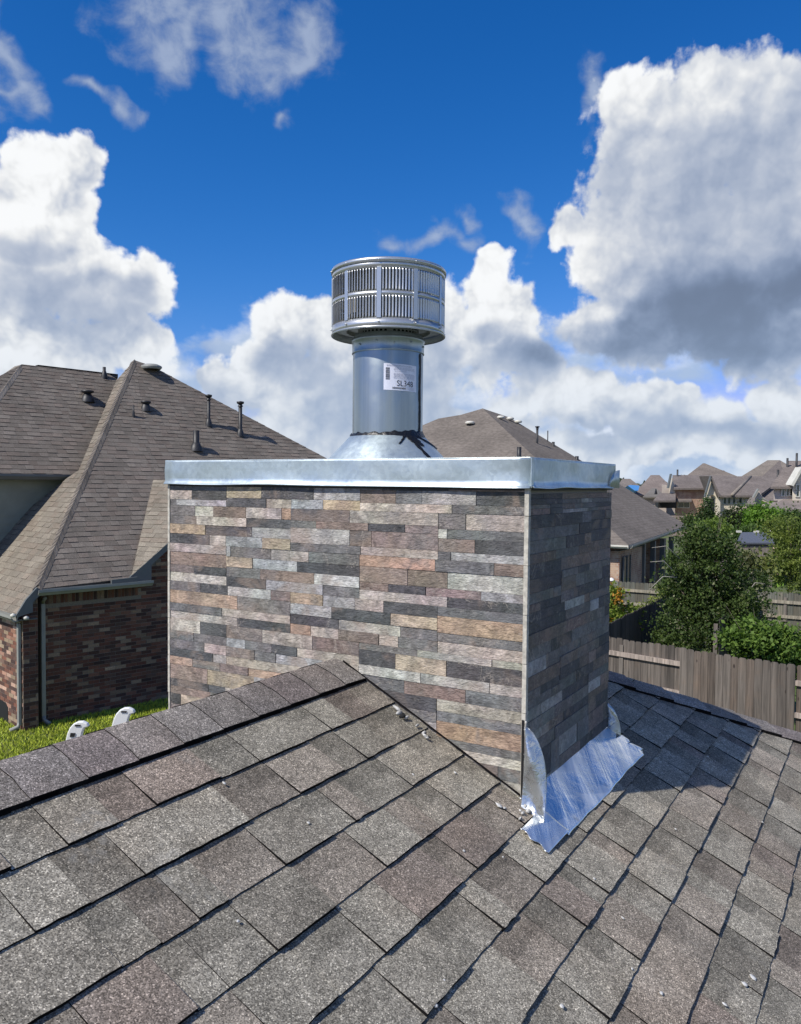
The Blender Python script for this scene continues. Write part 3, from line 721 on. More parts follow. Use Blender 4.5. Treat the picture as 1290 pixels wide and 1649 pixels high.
gp = MB(); gp.prism([P(-.0015, -.0095, -1.02), P(.006, -.0095, -1.02), P(.006, -.004, -1.02), P(-.0015, -.004, -1.02)], Z * .30); gp.build('corner_gap', M_HOLE, chim)  # solid dark strip, the gap's shade put into its colour
# rake joint along the front face: dark felt strip, torn paper, dried caulk
fj = MB()
for i in range(24):
    t0 = .70 * i / 24 - .02; t1 = .70 * (i + 1) / 24 - .02
    w0 = .002 + .002 * math.sin(i * 1.7); w1 = .002 + .002 * math.sin((i + 1) * 1.7)
    fj.add([RP(t0, -.006, .014), RP(t1, -.006, .014), RP(t1, -.0065 - w1, .0125), RP(t0, -.0065 - w0, .0125), RP(t0, -.0062, .018), RP(t1, -.0062, .018)], [(0, 3, 2, 1), (0, 1, 5, 4)])
fj.build('rake_felt', M_ASPH, chim)
def lump(c, rx, ry, rz, mb, R, seg=7, col=None):
    c = Vector(c); vs = []; 
    for j in range(1, 4):
        for i in range(seg):
            a = 2 * math.pi * i / seg; ph = math.pi * j / 4 - math.pi / 2; k = R.uniform(.7, 1.25)
            vs.append(c + (E * math.cos(a) * rx * k + (-UPR) * math.sin(a) * ry * k) * math.cos(ph) + NR * math.sin(ph) * rz)
    vs += [c - NR * rz, c + NR * rz]; b = len(vs) - 2
    fs = [(j * seg + i, j * seg + (i + 1) % seg, (j + 1) * seg + (i + 1) % seg, (j + 1) * seg + i) for j in range(2) for i in range(seg)]
    fs += [(b, (i + 1) % seg, i) for i in range(seg)] + [(b + 1, 2 * seg + i, 2 * seg + (i + 1) % seg) for i in range(seg)]
    mb.add(vs, fs, smooth=True, col=col)
Rc = random.Random(21)
for (px, py, rx, ry) in ((643, 1148, .022, .008), (640, 1141, .007, .02), (683, 1180, .012, .006), (686, 1186, .004, .014), (655, 1155, .012, .005), (672, 1168, .012, .004), (851, 1306, .012, .008), (842, 1309, .010, .006), (846, 1298, .006, .006), (838, 1318, .008, .004)):
    q = on_plane(px, py, RP(0, 0, .016), NR); mb = MB(); lump(q, rx, ry, .006, mb, Rc); mb.build('caulk_lump', M_SEAL, chim)
mb = MB(); q = on_plane(649, 1153, RP(0, 0, .018), NR); lump(q, .013, .010, .006, mb, Rc); mb.build('torn_hole', M_HOLE, chim)  # solid black lump, a hole's unlit inside put into its colour
# vertical caulk bead and torn wrap at the near corner
vb = MB(); pts = [P(-.009 + .003 * math.sin(i * 1.9), -.011 - .002 * math.cos(i * 2.3), -.72 - i * .026) for i in range(11)]; vb.tube(pts, [.0028 + .0014 * math.sin(i * 2.1) for i in range(11)], n=6); vb.build('caulk_bead', M_SEAL, chim)

# ------------------------------------------------------------------ flue
FC = P(CW / 2 + .009, CD / 2, 0); FC = Vector((FC.x, FC.y, EYE))
flue = thing('flue_pipe', (FC.x, FC.y, EYE + ZT), 'round galvanised flue pipe with a louvred drum cap standing on the chimney', 'flue pipe')
def fl_(prof, name, matl, n=64, **k):
    mb = MB(); mb.lathe(FC, prof, n=n, **k); return mb.build(name, matl, flue)
R_P = .1385
cone = fl_([(.242, ZT + .0015), (.238, ZT + .007), (.152, .178), (.143, .186)], 'cone_flashing', M_GALV)
fl_([(R_P, .12), (R_P, .56), (R_P - .004, .575)], 'pipe', M_STEEL)
fl_([(R_P + .0015, .503), (R_P + .0045, .505), (R_P + .003, .508), (R_P + .003, .548), (R_P + .0065, .553), (R_P + .003, .560), (R_P - .002, .563)], 'collar', M_STEEL)
sealp = []
mb = MB()
nn = 60; vs = []
for i in range(nn):
    a = 2 * math.pi * i / nn; j1 = .003 * math.sin(i * 2.3) + .002 * math.sin(i * 5.1)
    side = max(0, math.cos(a - math.radians(-35)))
    for (r, z) in ((R_P + .002, .192 + j1 + .010 * side ** 3), (R_P + .010, .186 + j1 * .5), (R_P + .012 + .006 * side ** 4, .172 - j1), ):
        vs.append(FC + Vector((r * math.cos(a), r * math.sin(a), z)))
mb.add(vs, [(i * 3 + j, ((i + 1) % nn) * 3 + j, ((i + 1) % nn) * 3 + j + 1, i * 3 + j + 1) for i in range(nn) for j in range(2)], smooth=True)
mb.build('seal_ring', M_BLACK, flue)
def ang_of(px, r):      # azimuth on a cylinder of radius r that shows at photo column px (camera side)
    best = None
    base = math.atan2(-FC.y, -FC.x)
    for i in range(-850, 851):
        a = base + math.radians(i / 10); q = FC + Vector((r * math.cos(a), r * math.sin(a), .3)); d = q - EYEP
        x = PW / 2 + F_PX * d.dot(AR) / d.dot(AF); k = abs(x - px)
        if best is None or k < best[0]: best = (k, a)
    return best[1]
a_s = ang_of(675.5, R_P)
mb = MB(); pts = []
vs = []; N_ = 30
for i in range(N_ + 1):
    z = .500 - (.500 - .188) * i / N_; w = .048 + .012 * math.sin(i * .9) + .008 * math.sin(i * 2.3); off = .01 * math.sin(i * .35)
    for q in (-1, -.6, .6, 1): vs.append(FC + Vector(((R_P + (.0005 if abs(q) == 1 else .0045)) * math.cos(a_s + off + q * w), (R_P + (.0005 if abs(q) == 1 else .0045)) * math.sin(a_s + off + q * w), z)))
mb.add(vs, [(i * 4 + j, i * 4 + j + 1, (i + 1) * 4 + j + 1, (i + 1) * 4 + j) for i in range(N_) for j in range(3)], smooth=True)
mb.build('seam_sealant', M_BLACK, flue)
# sealant smears running down the cone
def cone_pt(a, f, off=.0015):   # f 0 top .. 1 bottom
    r = .152 + (.238 - .152) * f + off; z = .178 + (.087 - .178) * f + off; return FC + Vector((r * math.cos(a), r * math.sin(a), z))
for (px0, px1, f1, w0, w1) in ((652, 640, .36, .09, .05), (660, 669, 1.0, .13, .08), (671, 693, .50, .20, .08), (664, 670, .42, .26, .12), (655, 660, .28, .12, .05)):
    a0, a1 = ang_of(px0, .15), ang_of(px1, .15); mb = MB(); vs = []
    for i in range(9):
        f = i / 8; a = a0 + (a1 - a0) * f; w = (w0 + (w1 - w0) * f) * .5 * (1 + .35 * math.sin(i * 2.2))
        vs += [cone_pt(a - w, f * f1, .0004), cone_pt(a, f * f1, .004), cone_pt(a + w, f * f1, .0004)]
    mb.add(vs, [(i * 3 + j, i * 3 + j + 1, (i + 1) * 3 + j + 1, (i + 1) * 3 + j) for i in range(8) for j in range(2)], smooth=True); mb.build('sealant_smear', M_BLACK, flue)
# perforated neck: a real grid of holes
mb = MB(); RN = .120; nc = 44; zs = [.556, .572, .588, .604, .620]
for j in range(len(zs) - 1):
    for i in range(nc):
        a0 = 2 * math.pi * i / nc; a1 = 2 * math.pi * (i + 1) / nc; am, zm = (a0 + a1) / 2, (zs[j] + zs[j + 1]) / 2; ha, hz = (a1 - a0) / 2, (zs[j + 1] - zs[j]) / 2
        outer = [(-1, -1), (0, -1), (1, -1), (1, 0), (1, 1), (0, 1), (-1, 1), (-1, 0)]
        vs = [FC + Vector((RN * math.cos(am + u * ha), RN * math.sin(am + u * ha), zm + v * hz)) for u, v in outer]
        if i % 11 in (0,):
            mb.add(vs, [tuple(range(8))]); continue
        inn = []
        for q in range(8):
            b = math.radians(-135 + 45 * q); inn.append(FC + Vector((RN * math.cos(am + math.cos(b) * ha * .66), RN * math.sin(am + math.cos(b) * ha * .66), zm + math.sin(b) * hz * .68)))
        mb.add(vs + inn, [(q, (q + 1) % 8, 8 + (q + 1) % 8, 8 + q) for q in range(8)])
mb.build('perforated_neck', M_CAPST, flue)
fl_([(.100, .54), (.100, .81)], 'inner_pipe', M_HOLE)
fl_([(.101, .62), (.175, .632), (.176, .640)], 'baffle', M_CAPIN)
# louvred drum cap
capn = bpy.data.objects.new('drum_cap', None); COL.objects.link(capn); capn.parent = flue
capn.location = (0, 0, 0)
def cp_(mb, name, matl, color=None):
    o = mb.build(name, matl, None, color=color); o.parent = capn; o.matrix_parent_inverse = Matrix.Translation(-Vector(flue.location)); return o
RC = .2215; zlo, zhi = .573, .818
for (z0, z1, nm) in ((zlo, .607, 'lower_ring'), (.690, .706, 'middle_ring'), (.790, zhi, 'upper_ring')):
    mb = MB(); mb.lathe(FC, [(RC - .003, z0), (RC, z0), (RC, z1), (RC - .003, z1), (RC - .003, z0)], n=80); cp_(mb, nm, M_CAPST)
mb = MB(); mb.lathe(FC, [(RC + .0005, zlo - .002), (RC + .0035, zlo), (RC + .0035, zlo + .004), (RC + .0005, zlo + .006)], n=80); cp_(mb, 'rolled_bead', M_CAPST)
mb = MB(); mb.lathe(FC, [(RC - .004, .812), (RC + .004, .812), (RC + .0045, .822), (RC + .001, .828), (.12, .838), (.0005, .842)], n=80); cp_(mb, 'lid', M_CAPST)
mb = MB(); mb.lathe(FC, [(.165, .59), (.165, .81)], n=48); cp_(mb, 'heat_shield', M_CAPIN)
mb = MB(); mb.lathe(FC, [(.12, .612), (RC - .004, .600)], n=64); cp_(mb, 'soffit_ring', M_CAPIN)
ph0 = ang_of(608.8, RC)
for k in range(10):
    a = ph0 + 2 * math.pi * k / 10; tdir = Vector((-math.sin(a), math.cos(a), 0)); rd = Vector((math.cos(a), math.sin(a), 0))
    mb = MB(); mb.cbox(FC + rd * (RC + .0005) + Z * ((.607 + .79) / 2), rd * .003, tdir * .0165, Z * .184); cp_(mb, 'post', M_CAPST)
    for zz in (.592, .817):
        mb = MB(); mb.tube([FC + rd * (RC + .001) + Z * zz, FC + rd * (RC + .0075) + Z * zz], [.0038, .0028], n=8); cp_(mb, 'screw', M_CAPST)
    for (z0, z1) in ((.607, .690), (.706, .790)):
        mb = MB()
        ns = 10; span = 2 * math.pi / 10 - .066
        for i in range(ns):
            b = a + .033 + span * (i + .5) / ns; rd2 = Vector((math.cos(b), math.sin(b), 0)); td2 = Vector((-math.sin(b), math.cos(b), 0))
            # a pressed louvre blade: curved plate, hinged on one side and swung inwards
            w = .0118; sw = math.radians(42); d1 = (-td2 * math.cos(sw) - rd2 * math.sin(sw))
            base = FC + rd2 * (RC - .0005) + td2 * .004
            prof = []
            for q in range(4):
                f = q / 3; prof.append(base + d1 * (w * f) + rd2 * (.0018 * math.sin(math.pi * f)))
            zc_ = [z0 + .001, z0 + .008, z1 - .008, z1 - .001]
            vs = []
            for jz, zz in enumerate(zc_):
                kk = .25 if jz in (0, 3) else 1.0
                for q in range(4): vs.append(base + (prof[q] - base) * kk * 1.0 + (-td2 * w * .7 * (q / 3) * (1 - kk)) + Z * zz)
            mb.add(vs, [(jz * 4 + q, jz * 4 + q + 1, (jz + 1) * 4 + q + 1, (jz + 1) * 4 + q) for jz in range(3) for q in range(3)], smooth=True)
        o = cp_(mb, 'louvre_panel', M_CAPST); o.modifiers.new('t', 'SOLIDIFY').thickness = .0009
for px in (580, 606, 634, 661, 679):
    a = ang_of(px, R_P); rd = Vector((math.cos(a), math.sin(a), 0)); mb = MB(); zz = .530 + (.008 if px in (606, 661) else 0)
    mb.tube([FC + rd * (R_P + .002) + Z * zz, FC + rd * (R_P + .008) + Z * zz], [.0042, .003], n=8); mb.build('screw', M_STEEL, flue)
# sticker with its printed number
def on_cyl(a, z, off): return FC + Vector(((R_P + off) * math.cos(a), (R_P + off) * math.sin(a), z))
aL, aR = ang_of(617.5, R_P), ang_of(669.5, R_P); zTs, zBs = .452, .352
sk = MB(); ns = 14
sk.add([on_cyl(aL + (aR - aL) * i / ns, z - .004 * i / ns, .0009) for i in range(ns + 1) for z in (zTs, zBs)], [(2 * i, 2 * i + 1, 2 * i + 3, 2 * i + 2) for i in range(ns)], smooth=True)
sticker = sk.build('sticker', M_PAPER, flue)
arc = (aR - aL) * R_P
def spos(x, y, off=.0016): # x 0..1 across, y 0..1 down
    return on_cyl(aL + (aR - aL) * x, zTs - (zTs - zBs) * y - .004 * x, off)
def text_on(s_, x, y, size, name, matl):
    cu = bpy.data.curves.new(name, 'FONT'); cu.body = s_; cu.size = 1.0; cu.resolution_u = 3
    ob = bpy.data.objects.new('tmp', cu); COL.objects.link(ob)
    bpy.context.view_layer.update()
    me = bpy.data.meshes.new_from_object(ob.evaluated_get(bpy.context.evaluated_depsgraph_get())); bpy.data.objects.remove(ob)
    xs = [v.co.x for v in me.vertices]; w = max(xs) - min(xs); x0 = min(xs)
    asp = size / (zTs - zBs)
    for v in me.vertices:
        X_ = x + (v.co.x - x0) / w * text_w; Y_ = y - v.co.y * asp / .7
        v.co = spos(X_, Y_)
    me.materials.clear(); me.materials.append(matl); return link(name, me, sticker)
text_w = .50
o = text_on('SL348', .36, .83, .0215, 'printed_number', M_INK)
pr = MB(); Rp = random.Random(8)
def bar(x0, x1, y0, y1, mb): mb.quad(spos(x0, y0), spos(x0, y1), spos(x1, y1), spos(x1, y0))
for y in (.05, .085): 
    x = .08
    while x < .80: w = Rp.uniform(.02, .07); bar(x, x + w, y, y + .016, pr); x += w + .014
for y in (.14, .175, .21, .27, .36, .395, .43, .465, .50, .54):
    x = .26 + Rp.uniform(0, .05); xe = .90 if y != .27 else .6
    while x < xe: w = Rp.uniform(.02, .09); bar(x, min(x + w, .92), y, y + .013, pr); x += w + .016
for y in (.87, .905, .94):
    x = .66
    while x < .92: w = Rp.uniform(.02, .06); bar(x, x + w, y, y + .012, pr); x += w + .014
link('fine_print', pr.mesh('fine_print', M_INK2), sticker, kind='stuff')
bc = MB(); y = .16
while y < .60: w = Rp.uniform(.008, .024); bar(.055, .165, y, y + w, bc); y += w + Rp.uniform(.008, .02)
x = .24
while x < .62: w = Rp.uniform(.008, .02); bar(x, x + w, .88, .945, bc); x += w + Rp.uniform(.006, .014)
link('barcode', bc.mesh('barcode', M_INK), sticker, kind='stuff')

# ------------------------------------------------------------------ flecks of paint and grit on the shingles
flecks = [(497, 1325, .007, 'round white bird dropping or paint spot on a shingle left of the chimney'), (1213, 1574, .010, 'largest white paint fleck on the shingles, near the bottom right corner'), (1200, 1585, .007, None), (715, 1579, .006, 'white fleck near the bottom edge, left of the lowest one there'), (702, 1619, .008, 'lowest white fleck, close to the bottom edge near the middle'), (905, 1620, .006, None), (957, 1415, .006, 'small white fleck on a shingle a little below the base flashing'), (1018, 1560, .004, None),
          (747, 1370, .005, None), (810, 1380, .004, None), (733, 1244, .004, None), (665, 1247, .003, None), (804, 1297, .009, 'elongated white paint smear on the shingle left of the kick-out flap'), (813, 1301, .006, None), (838, 1305, .006, None), (1065, 1599, .007, None), (1167, 1617, .007, 'narrow white fleck just left of the bottom right corner'), (1003, 1478, .004, None),
          (1088, 1335, .004, None), (361, 1261, .004, None), (1228, 1324, .004, None), (1170, 1240, .006, 'pale fleck lying inside the chimney shadow on the right slope'), (730, 1425, .003, None), (1140, 1218, .006, None), (383, 1483, .004, None)]
Rk = random.Random(31)
for i, (px, py, r, lab) in enumerate(flecks):
    q = on_plane(px, py, RP(0, 0, .0115), NR); mb = MB(); lump(q - q, r * Rk.uniform(.6, 1.1), r * Rk.uniform(.6, 1.5), .0022, mb, Rk, seg=8)
    o = mb.build('paint_fleck', M_CHIP); o.location = q
    tag(o, lab or 'small irregular off-white paint fleck lying on the shingles', 'fleck', 'flecks scattered on the roof')

# ================================================================== GROUND
gm = MB(); gm.quad((-900, -300, 0), (900, -300, 0), (900, 1500, 0), (-900, 1500, 0)); go = gm.build('ground', M_GROUND, kind='structure')

# ================================================================== LEFT HOUSE (grid turned 44.5 degrees)
T1 = math.radians(44.5); E1 = Vector((math.sin(T1), math.cos(T1), 0)); E2 = Vector((-math.cos(T1), math.sin(T1), 0))
WB = on_z(76, 1164); CA = on_z(38, 1178)
lh = thing('brick_house', WB, 'brown brick house with a steep shingle roof on the left, behind the near ridge', 'house')
EC = on_plane(60, 949, WB - E2 * .35, E2)                        # outer corner of the main eave
NB = (Z - E2 * 1.0).normalized(); UB = (E2 + Z).normalized()
PK = on_plane(217, 580, EC, NB)
hv = PK - EC; sA = hv.z / hv.dot(E1); NA = (Z - E1 * sA).normalized(); UA = (E1 + Z * sA).normalized()
def roof_poly(pxs, O, N, XD, UP):
    out = []
    for (x, y) in pxs:
        q = on_plane(x, y, O, N) - O; out.append((q.dot(XD), q.dot(UP)))
    return out
def lcol(base, red=.35):
    def fn(tooth, r1, r2):
        k = (.86 + .24 * r1) * (1.0 if tooth else .92)
        c = base if r2 > red else (base[0] * .99, base[1] * .95, base[2] * .94)
        return (c[0] * k, c[1] * k, c[2] * k, 1)
    return fn
lroof = MB()
def deck(pxs, O, N, mb, off=-.02):
    pts = [on_plane(x, y, O, N) + N * off for x, y in pxs]; mb.prism([p for p in pts], -N * .05)
pB1 = [(60, 949), (213, 931), (247, 773), (217, 580)]; pB2 = [(217, 580), (247, 773), (640, 800), (520, 735), (245, 590)]
pA1 = [(60, 949), (217, 580), (188, 612), (127, 757)]; pA2 = [(60, 949), (127, 757), (104, 773)]; pA3 = [(27, 990), (60, 949), (104, 773), (0, 857), (-120, 953)]
pA = [(27, 990), (60, 949), (217, 580), (188, 612), (127, 757), (104, 773), (0, 857), (-120, 952)]
WS = on_plane(52, 815, EC, NA)                                    # foot of the upper siding wall on plane A
ES = on_plane(60, 763, WS - E2 * .40, E2)
q0 = on_plane(35, 587, ES, (Z - E2).normalized())
pU = [(-260, 757), (127, 766), (190, 612), (176, 603), (35, 587), (-260, 740)]
R0 = on_plane(212, 927, EC, E2); R1 = on_plane(274, 872, EC, E2); sC = (R1.z - R0.z) / (R1 - R0).dot(E1)
VC = on_plane(247, 773, EC, NB); NC = (R1 - R0).cross(VC - R0).normalized(); NC = NC if NC.z > 0 else -NC
XC = NC.cross(Z).normalized(); XC = XC if XC.dot(E2) > 0 else -XC; UC = XC.cross(NC); UC = UC if UC.z > 0 else -UC
pC = [(212, 927), (330, 822), (330, 774), (247, 773)]
for pxs, O, N in ((pB1, EC, NB), (pB2, EC, NB), (pA, EC, NA), (pU, ES, NB), (pC, R0, NC)): deck(pxs, O, N, lroof)
# rear slopes close the volume
RB = on_plane(520, 735, EC, NB)
R2_ = on_plane(245, 590, EC, NB); lroof.prism([PK, R2_, R2_ + E2 * 6 - Z * 6, PK + E2 * 6 - Z * 6], -Z * .05); lroof.prism([R2_, RB, RB + E2 * 7], -Z * .05)
u1, u2 = on_plane(35, 587, ES, NB), on_plane(190, 605, ES, NB)
lroof.prism([u1, u2, u2 + E2 * 4 - Z * 4, u1 + E2 * 4 - Z * 4], -Z * .05)
lr = lroof.build('roof', [M_FSH], lh, color=(.14, .125, .11, 1))
lc = lcol((.172, .148, .124))
EX2 = .148
shingle_plane(EC, E1, UB, [roof_poly(pB1, EC, NB, E1, UB)], lr, M_FSH, lc, exposure=EX2, widths=(.16, .34), h=(.006, .0115), indiv=150, seed=11)
shingle_plane(EC, E1, UB, [roof_poly(pB2, EC, NB, E1, UB)], lr, M_FSH, lc, exposure=EX2, widths=(.16, .34), h=(.006, .0115), indiv=0, seed=11)
shingle_plane(EC, E2, UA, [roof_poly(q, EC, NA, E2, UA) for q in (pA1, pA2, pA3)], lr, M_FSH, lcol((.195, .170, .136)), exposure=EX2, widths=(.16, .34), h=(.006, .0115), indiv=80, seed=12)  # sun-facing slope: paler shingle colour with the sunlight put into it
shingle_plane(ES, E1, UB, [roof_poly(pU, ES, NB, E1, UB)], lr, M_FSH, lc, exposure=EX2, widths=(.16, .34), h=(.006, .0115), indiv=0, seed=13)
shingle_plane(R0, XC, UC, [roof_poly(pC, R0, NC, XC, UC)], lr, M_FSH, lcol((.210, .184, .146)), exposure=EX2, widths=(.16, .34), h=(.006, .0115), indiv=60, seed=14)  # wing slope also paler, the sun on it painted into the shingles
def cap_run(a, b, s1, s2, root, col, spread=.17, step=.15, name='hip_cap', sd=0):
    Rr = random.Random(sd); d = (b - a); n_ = int(d.length / step); d.normalize(); 
    for i in range(n_):
        k = Rr.uniform(.8, 1.2); p0 = a + d * (i * step); p1 = a + d * (i * step + step * 1.25); mb = MB()
        vs = []
        for p, lf in ((p0, .035), (p1, .018)):
            vs += [p + s1 * spread + Z * lf * .6, p + s1 * spread * .4 + Z * lf, p + Z * (lf + .012), p + s2 * spread * .4 + Z * lf, p + s2 * spread + Z * lf * .6]
        fs = [(j, j + 1, 5 + j + 1, 5 + j) for j in range(4)]
        vs += [v - Z * .03 for v in vs[:5]]; fs += [(j, 10 + j, 10 + j + 1, j + 1) for j in range(4)]
        vs += [v - Z * .03 for v in vs[5:10]]; fs += [(0, 5, 15, 10), (4, 14, 19, 9)]
        mb.add(vs, fs); mb.build(name, M_FSH, root, color=(col[0] * k, col[1] * k, col[2] * k, 1))
cap_run(EC + hv.normalized() * .1, PK, -E1 * .72 - Z * .72 * sA * .6, (-E2 - Z).normalized(), lr, (.150, .130, .110), spread=.17, sd=3)
ph = on_plane(35, 587, ES, NB); pl_ = on_plane(-25, 700, ES, NB)
cap_run(on_plane(-60, 720, ES, NB), ph, (-E1 - Z * .6).normalized(), (-E2 - Z).normalized(), lr, (.21, .185, .16), sd=4)
# left hip face of the upper roof
mbx = MB(); mbx.prism([ph, on_plane(-60, 720, ES, NB), on_plane(-60, 720, ES, NB) + E2 * 6, ph + E2 * .5], -Z * .05); mbx.build('hip_face', M_FSH, lh, color=(.21, .185, .155, 1))
rv = MB(); rv.prism([u1 + (u2 - u1) * .16 + Z * .0, u2, u2 + Z * .045, u1 + (u2 - u1) * .16 + Z * .045], E2 * .2); rv.build('ridge_vent', M_ASPH, lh)
# walls
zE = EC.z - .12
walls = MB()
def wall_prism(a, b, out, z0, z1, th=.2): walls.prism([a + Z * (z0 - a.z), b + Z * (z0 - b.z), b + out * th + Z * (z0 - b.z), a + out * th + Z * (z0 - a.z)], Z * (z1 - z0))
WBa = WB - E1 * .10; WBe = WB + E1 * 10
CAe = CA + E1 * (on_plane(62, 1166, CA, E2) - CA).dot(E1)
zAe = on_plane(27, 990, EC, NA).z
wall_prism(WBa, WBe, E2, -.1, zE + .10)
topA = lambda x: zAe + sA * ((CA - on_plane(27, 990, EC, NA)).dot(E1) + x) - .10
lenA = (CAe - CA).length
walls.prism([Vector((CA.x, CA.y, -.1)), Vector((CAe.x, CAe.y, -.1)), Vector((CAe.x, CAe.y, min(zE + .05, topA(lenA)))), Vector((CA.x, CA.y, topA(0)))], E2 * .2)
wall_prism(CA + E2 * .2, CA + E2 * 6, E1, -.1, zAe + .05)
# gable over the wing, and the closed upper storey
gx0 = (R0 - WB).dot(E1); g0 = WB + E1 * gx0 + E2 * .0
walls.prism([g0 + Z * (zE - .02), g0 + E1 * 3.2 + Z * (zE - .02), g0 + E1 * 1.6 + Z * (R0.z - .12 + sC * 1.6), g0 + Z * (R0.z - .12)], E2 * .2)
lw = walls.build('wall', M_MORTAR, lh)
# bricks
BL, BH = .243, .0785
bricks = []
BCOL = [(.085, .034, .022), (.115, .048, .030), (.060, .028, .020), (.13, .062, .040), (.042, .022, .018), (.085, .050, .036), (.21, .150, .100), (.16, .110, .072), (.10, .038, .024), (.060, .032, .024)]
def brick_run(a, XD, out, length, z0, z1, R, topz=None, cols=BCOL, soldier=False):
    r = 0; z = z0
    while z + BH * .6 < z1:
        x = -(BL / 2) * (r % 2)
        while x < length:
            xa, xb = max(0, x) + .005, min(length, x + BL) - .005
            zt = z + BH - .010
            if xb - xa > .03 and (topz is None or zt < topz((xa + xb) / 2) - .02):
                o_ = a + XD * xa + out * (.006 + R.uniform(-.0015, .003)); o_ = Vector((o_.x, o_.y, z))
                bricks.append((o_, XD * (xb - xa), -out * .02, Z * (zt - z), R.choice(cols), R.uniform(.95, 1.5)))
            x += BL
        z += BH; r += 1
Rb = random.Random(17)
zsold = .02 + BH * int((zE - .225 - .02) / BH) + .001
gtop = lambda x: max(zsold if x < gx0 + .35 else -9, (R0.z - .28 + sC * (x - gx0)) if x > gx0 + .30 else -9)
brick_run(WBa, E1, -E2, 7.0, 0.02, 4.6, Rb, topz=lambda x: gtop(x - .10))
# soldier course under the eave
x = 0
while x < gx0 + .4:
    o_ = WBa + E1 * x + (-E2) * .007; bricks.append((Vector((o_.x, o_.y, zsold - .0)), E1 * .066, E2 * .02, Z * .205, Rb.choice(BCOL), Rb.uniform(.8, 1.2))); x += .0785
BLIT = [(.33, .185, .13), (.40, .26, .19), (.25, .125, .09), (.46, .35, .26), (.28, .15, .105), (.36, .21, .15)]  # brick colours brightened for the wall in the sun
brick_run(CA, E1, -E2, lenA, .02, zE, Rb, topz=lambda x: min(zE, topA(x)) + .03)
brick_run(CA + E2 * 5, -E2, -E1, 5.0, .02, zAe - .02, Rb, cols=[(c[0] * 1.6, c[1] * 1.7, c[2] * 1.7) for c in BCOL] + BLIT[:2])  # same bricks in brighter colours, sunlight painted in on this wall
bl = [(proj_size([b[0], b[0] + b[1], b[0] + b[1] + b[3], b[0] + b[3]]), b) for b in bricks]; bl.sort(key=lambda q: -q[0])
unit = MB(); unit.box((0, 0, 0), (1, 0, 0), (0, 1, 0), (0, 0, 1)); unit_me = unit.mesh('brick', M_BRICK)
rb = MB()
for i, (_, (o_, ax, ay, az, c, k)) in enumerate(bl):
    col = (c[0] * k, c[1] * k, c[2] * k, 1)
    if i < 298:
        o = bpy.data.objects.new('brick', unit_me); COL.objects.link(o); o.parent = lw; o.color = col
        mm = Matrix((ax, ay, az)).transposed().to_4x4(); mm.translation = o_
        o.matrix_basis = mm
    else: rb.box(o_, ax, ay, az, col=col)
rb.build('brick', M_BRICK, lw, kind='stuff')
# eaves, gutters, returns
def gutter(a, b, out, name='gutter', matl=M_GUTTER, w=.13, h_=.12, root=lh):
    mb = MB(); prof = [(0, 0), (w * .55, 0), (w * .8, h_ * .35), (w, h_ * .55), (w, h_), (w * .9, h_), (w * .88, h_ * .6), (w * .5, h_ * .12), (0.01, h_ * .12), (.01, h_), (0, h_)]
    mb.prism([a + out * x + Z * y for x, y in prof], b - a); return mb.build(name, matl, root)
G1_ = on_plane(60, 956, WB - E2 * .35, E2); gz = EC.z - .125
GB = EC - Z * .125; gl = (on_plane(243, 935, WB - E2 * .35, E2) - EC).dot(E1)
gutter(GB - E1 * .02, GB + E1 * gl, -E2)
sf = MB(); sf.prism([EC + Z * -.14, EC + E1 * gl - Z * .14, EC + E1 * gl + E2 * .36 - Z * .14, EC + E2 * .36 - Z * .14], Z * .02); sf.prism([EC - Z * .13, EC + E1 * gl - Z * .13, EC + E1 * gl - Z * .01, EC - Z * .01], E2 * .02); sf.build('soffit', M_TRIM, lh)
AE = on_plane(27, 990, EC, NA)
gutter(AE - Z * .13 - E2 * .05, AE - Z * .13 + E2 * 5, -E1, matl=M_GUTTER)
sfa = MB(); sfa.prism([AE - Z * .13, AE - Z * .13 + E2 * 5, AE - Z * .13 + E2 * 5 + E1 * .4, AE - Z * .13 + E1 * .4], Z * .02); sfa.build('soffit', M_TRIM, lh)
# boxed returns, flush faces turned to the viewer
def px_plate(pxs, O, N, name, matl, th=.06, root=lh):
    mb = MB(); pts = [on_plane(x, y, O, N) for x, y in pxs]; mb.prism(pts, N * th); return mb.build(name, matl, root)
OA = CA - E2 * .16
px_plate([(27, 990), (42, 966), (60, 946), (66, 950), (66, 957), (53, 970), (53, 986), (34, 992), (27, 996)], OA, E2, 'eave_return', M_TRIM)
px_plate([(210, 929), (272, 873.5), (300, 849), (300, 858), (272, 884), (244, 910), (244, 934), (210, 936)], WB - E2 * .36, E2, 'rake_board', M_TRIM)
px_plate([(180, 934), (222, 929), (222, 937), (180, 942)], WB - E2 * .44, E2, 'rake_board', M_TRIM, th=.05)
# downspouts with kick-outs
def spout(px, ytop, ybot, plane_pt, N, lean, name='downspout'):
    a = on_plane(px, ytop, plane_pt, N); b = on_z(px + 1, ybot, .05); b = Vector((a.x, a.y, .12))
    mb = MB(); w = .085; ld = lean.normalized(); sd = N.normalized()
    mb.cbox((a + b) / 2, ld * w, sd * .06, Z * (a.z - b.z)); mb.build(name, M_GUTTER, lh, bevel=.01)
    mb = MB(); mb.tube([b + Z * .05, b - sd * .02 - Z * .03, b - sd * .16 - Z * .09 + ld * .06], .042, n=8); mb.build(name + '_elbow', M_GUTTER, lh)
    mb = MB(); mb.tube([a + Z * .02, a - sd * .06 + Z * .10, a - sd * .12 + Z * .13], .04, n=8); mb.build(name + '_elbow', M_GUTTER, lh)
spout(69, 972, 1166, WB - E2 * .05, E2, E1)
spout(30, 1004, 1170, CA - E1 * .05, E1, E2)
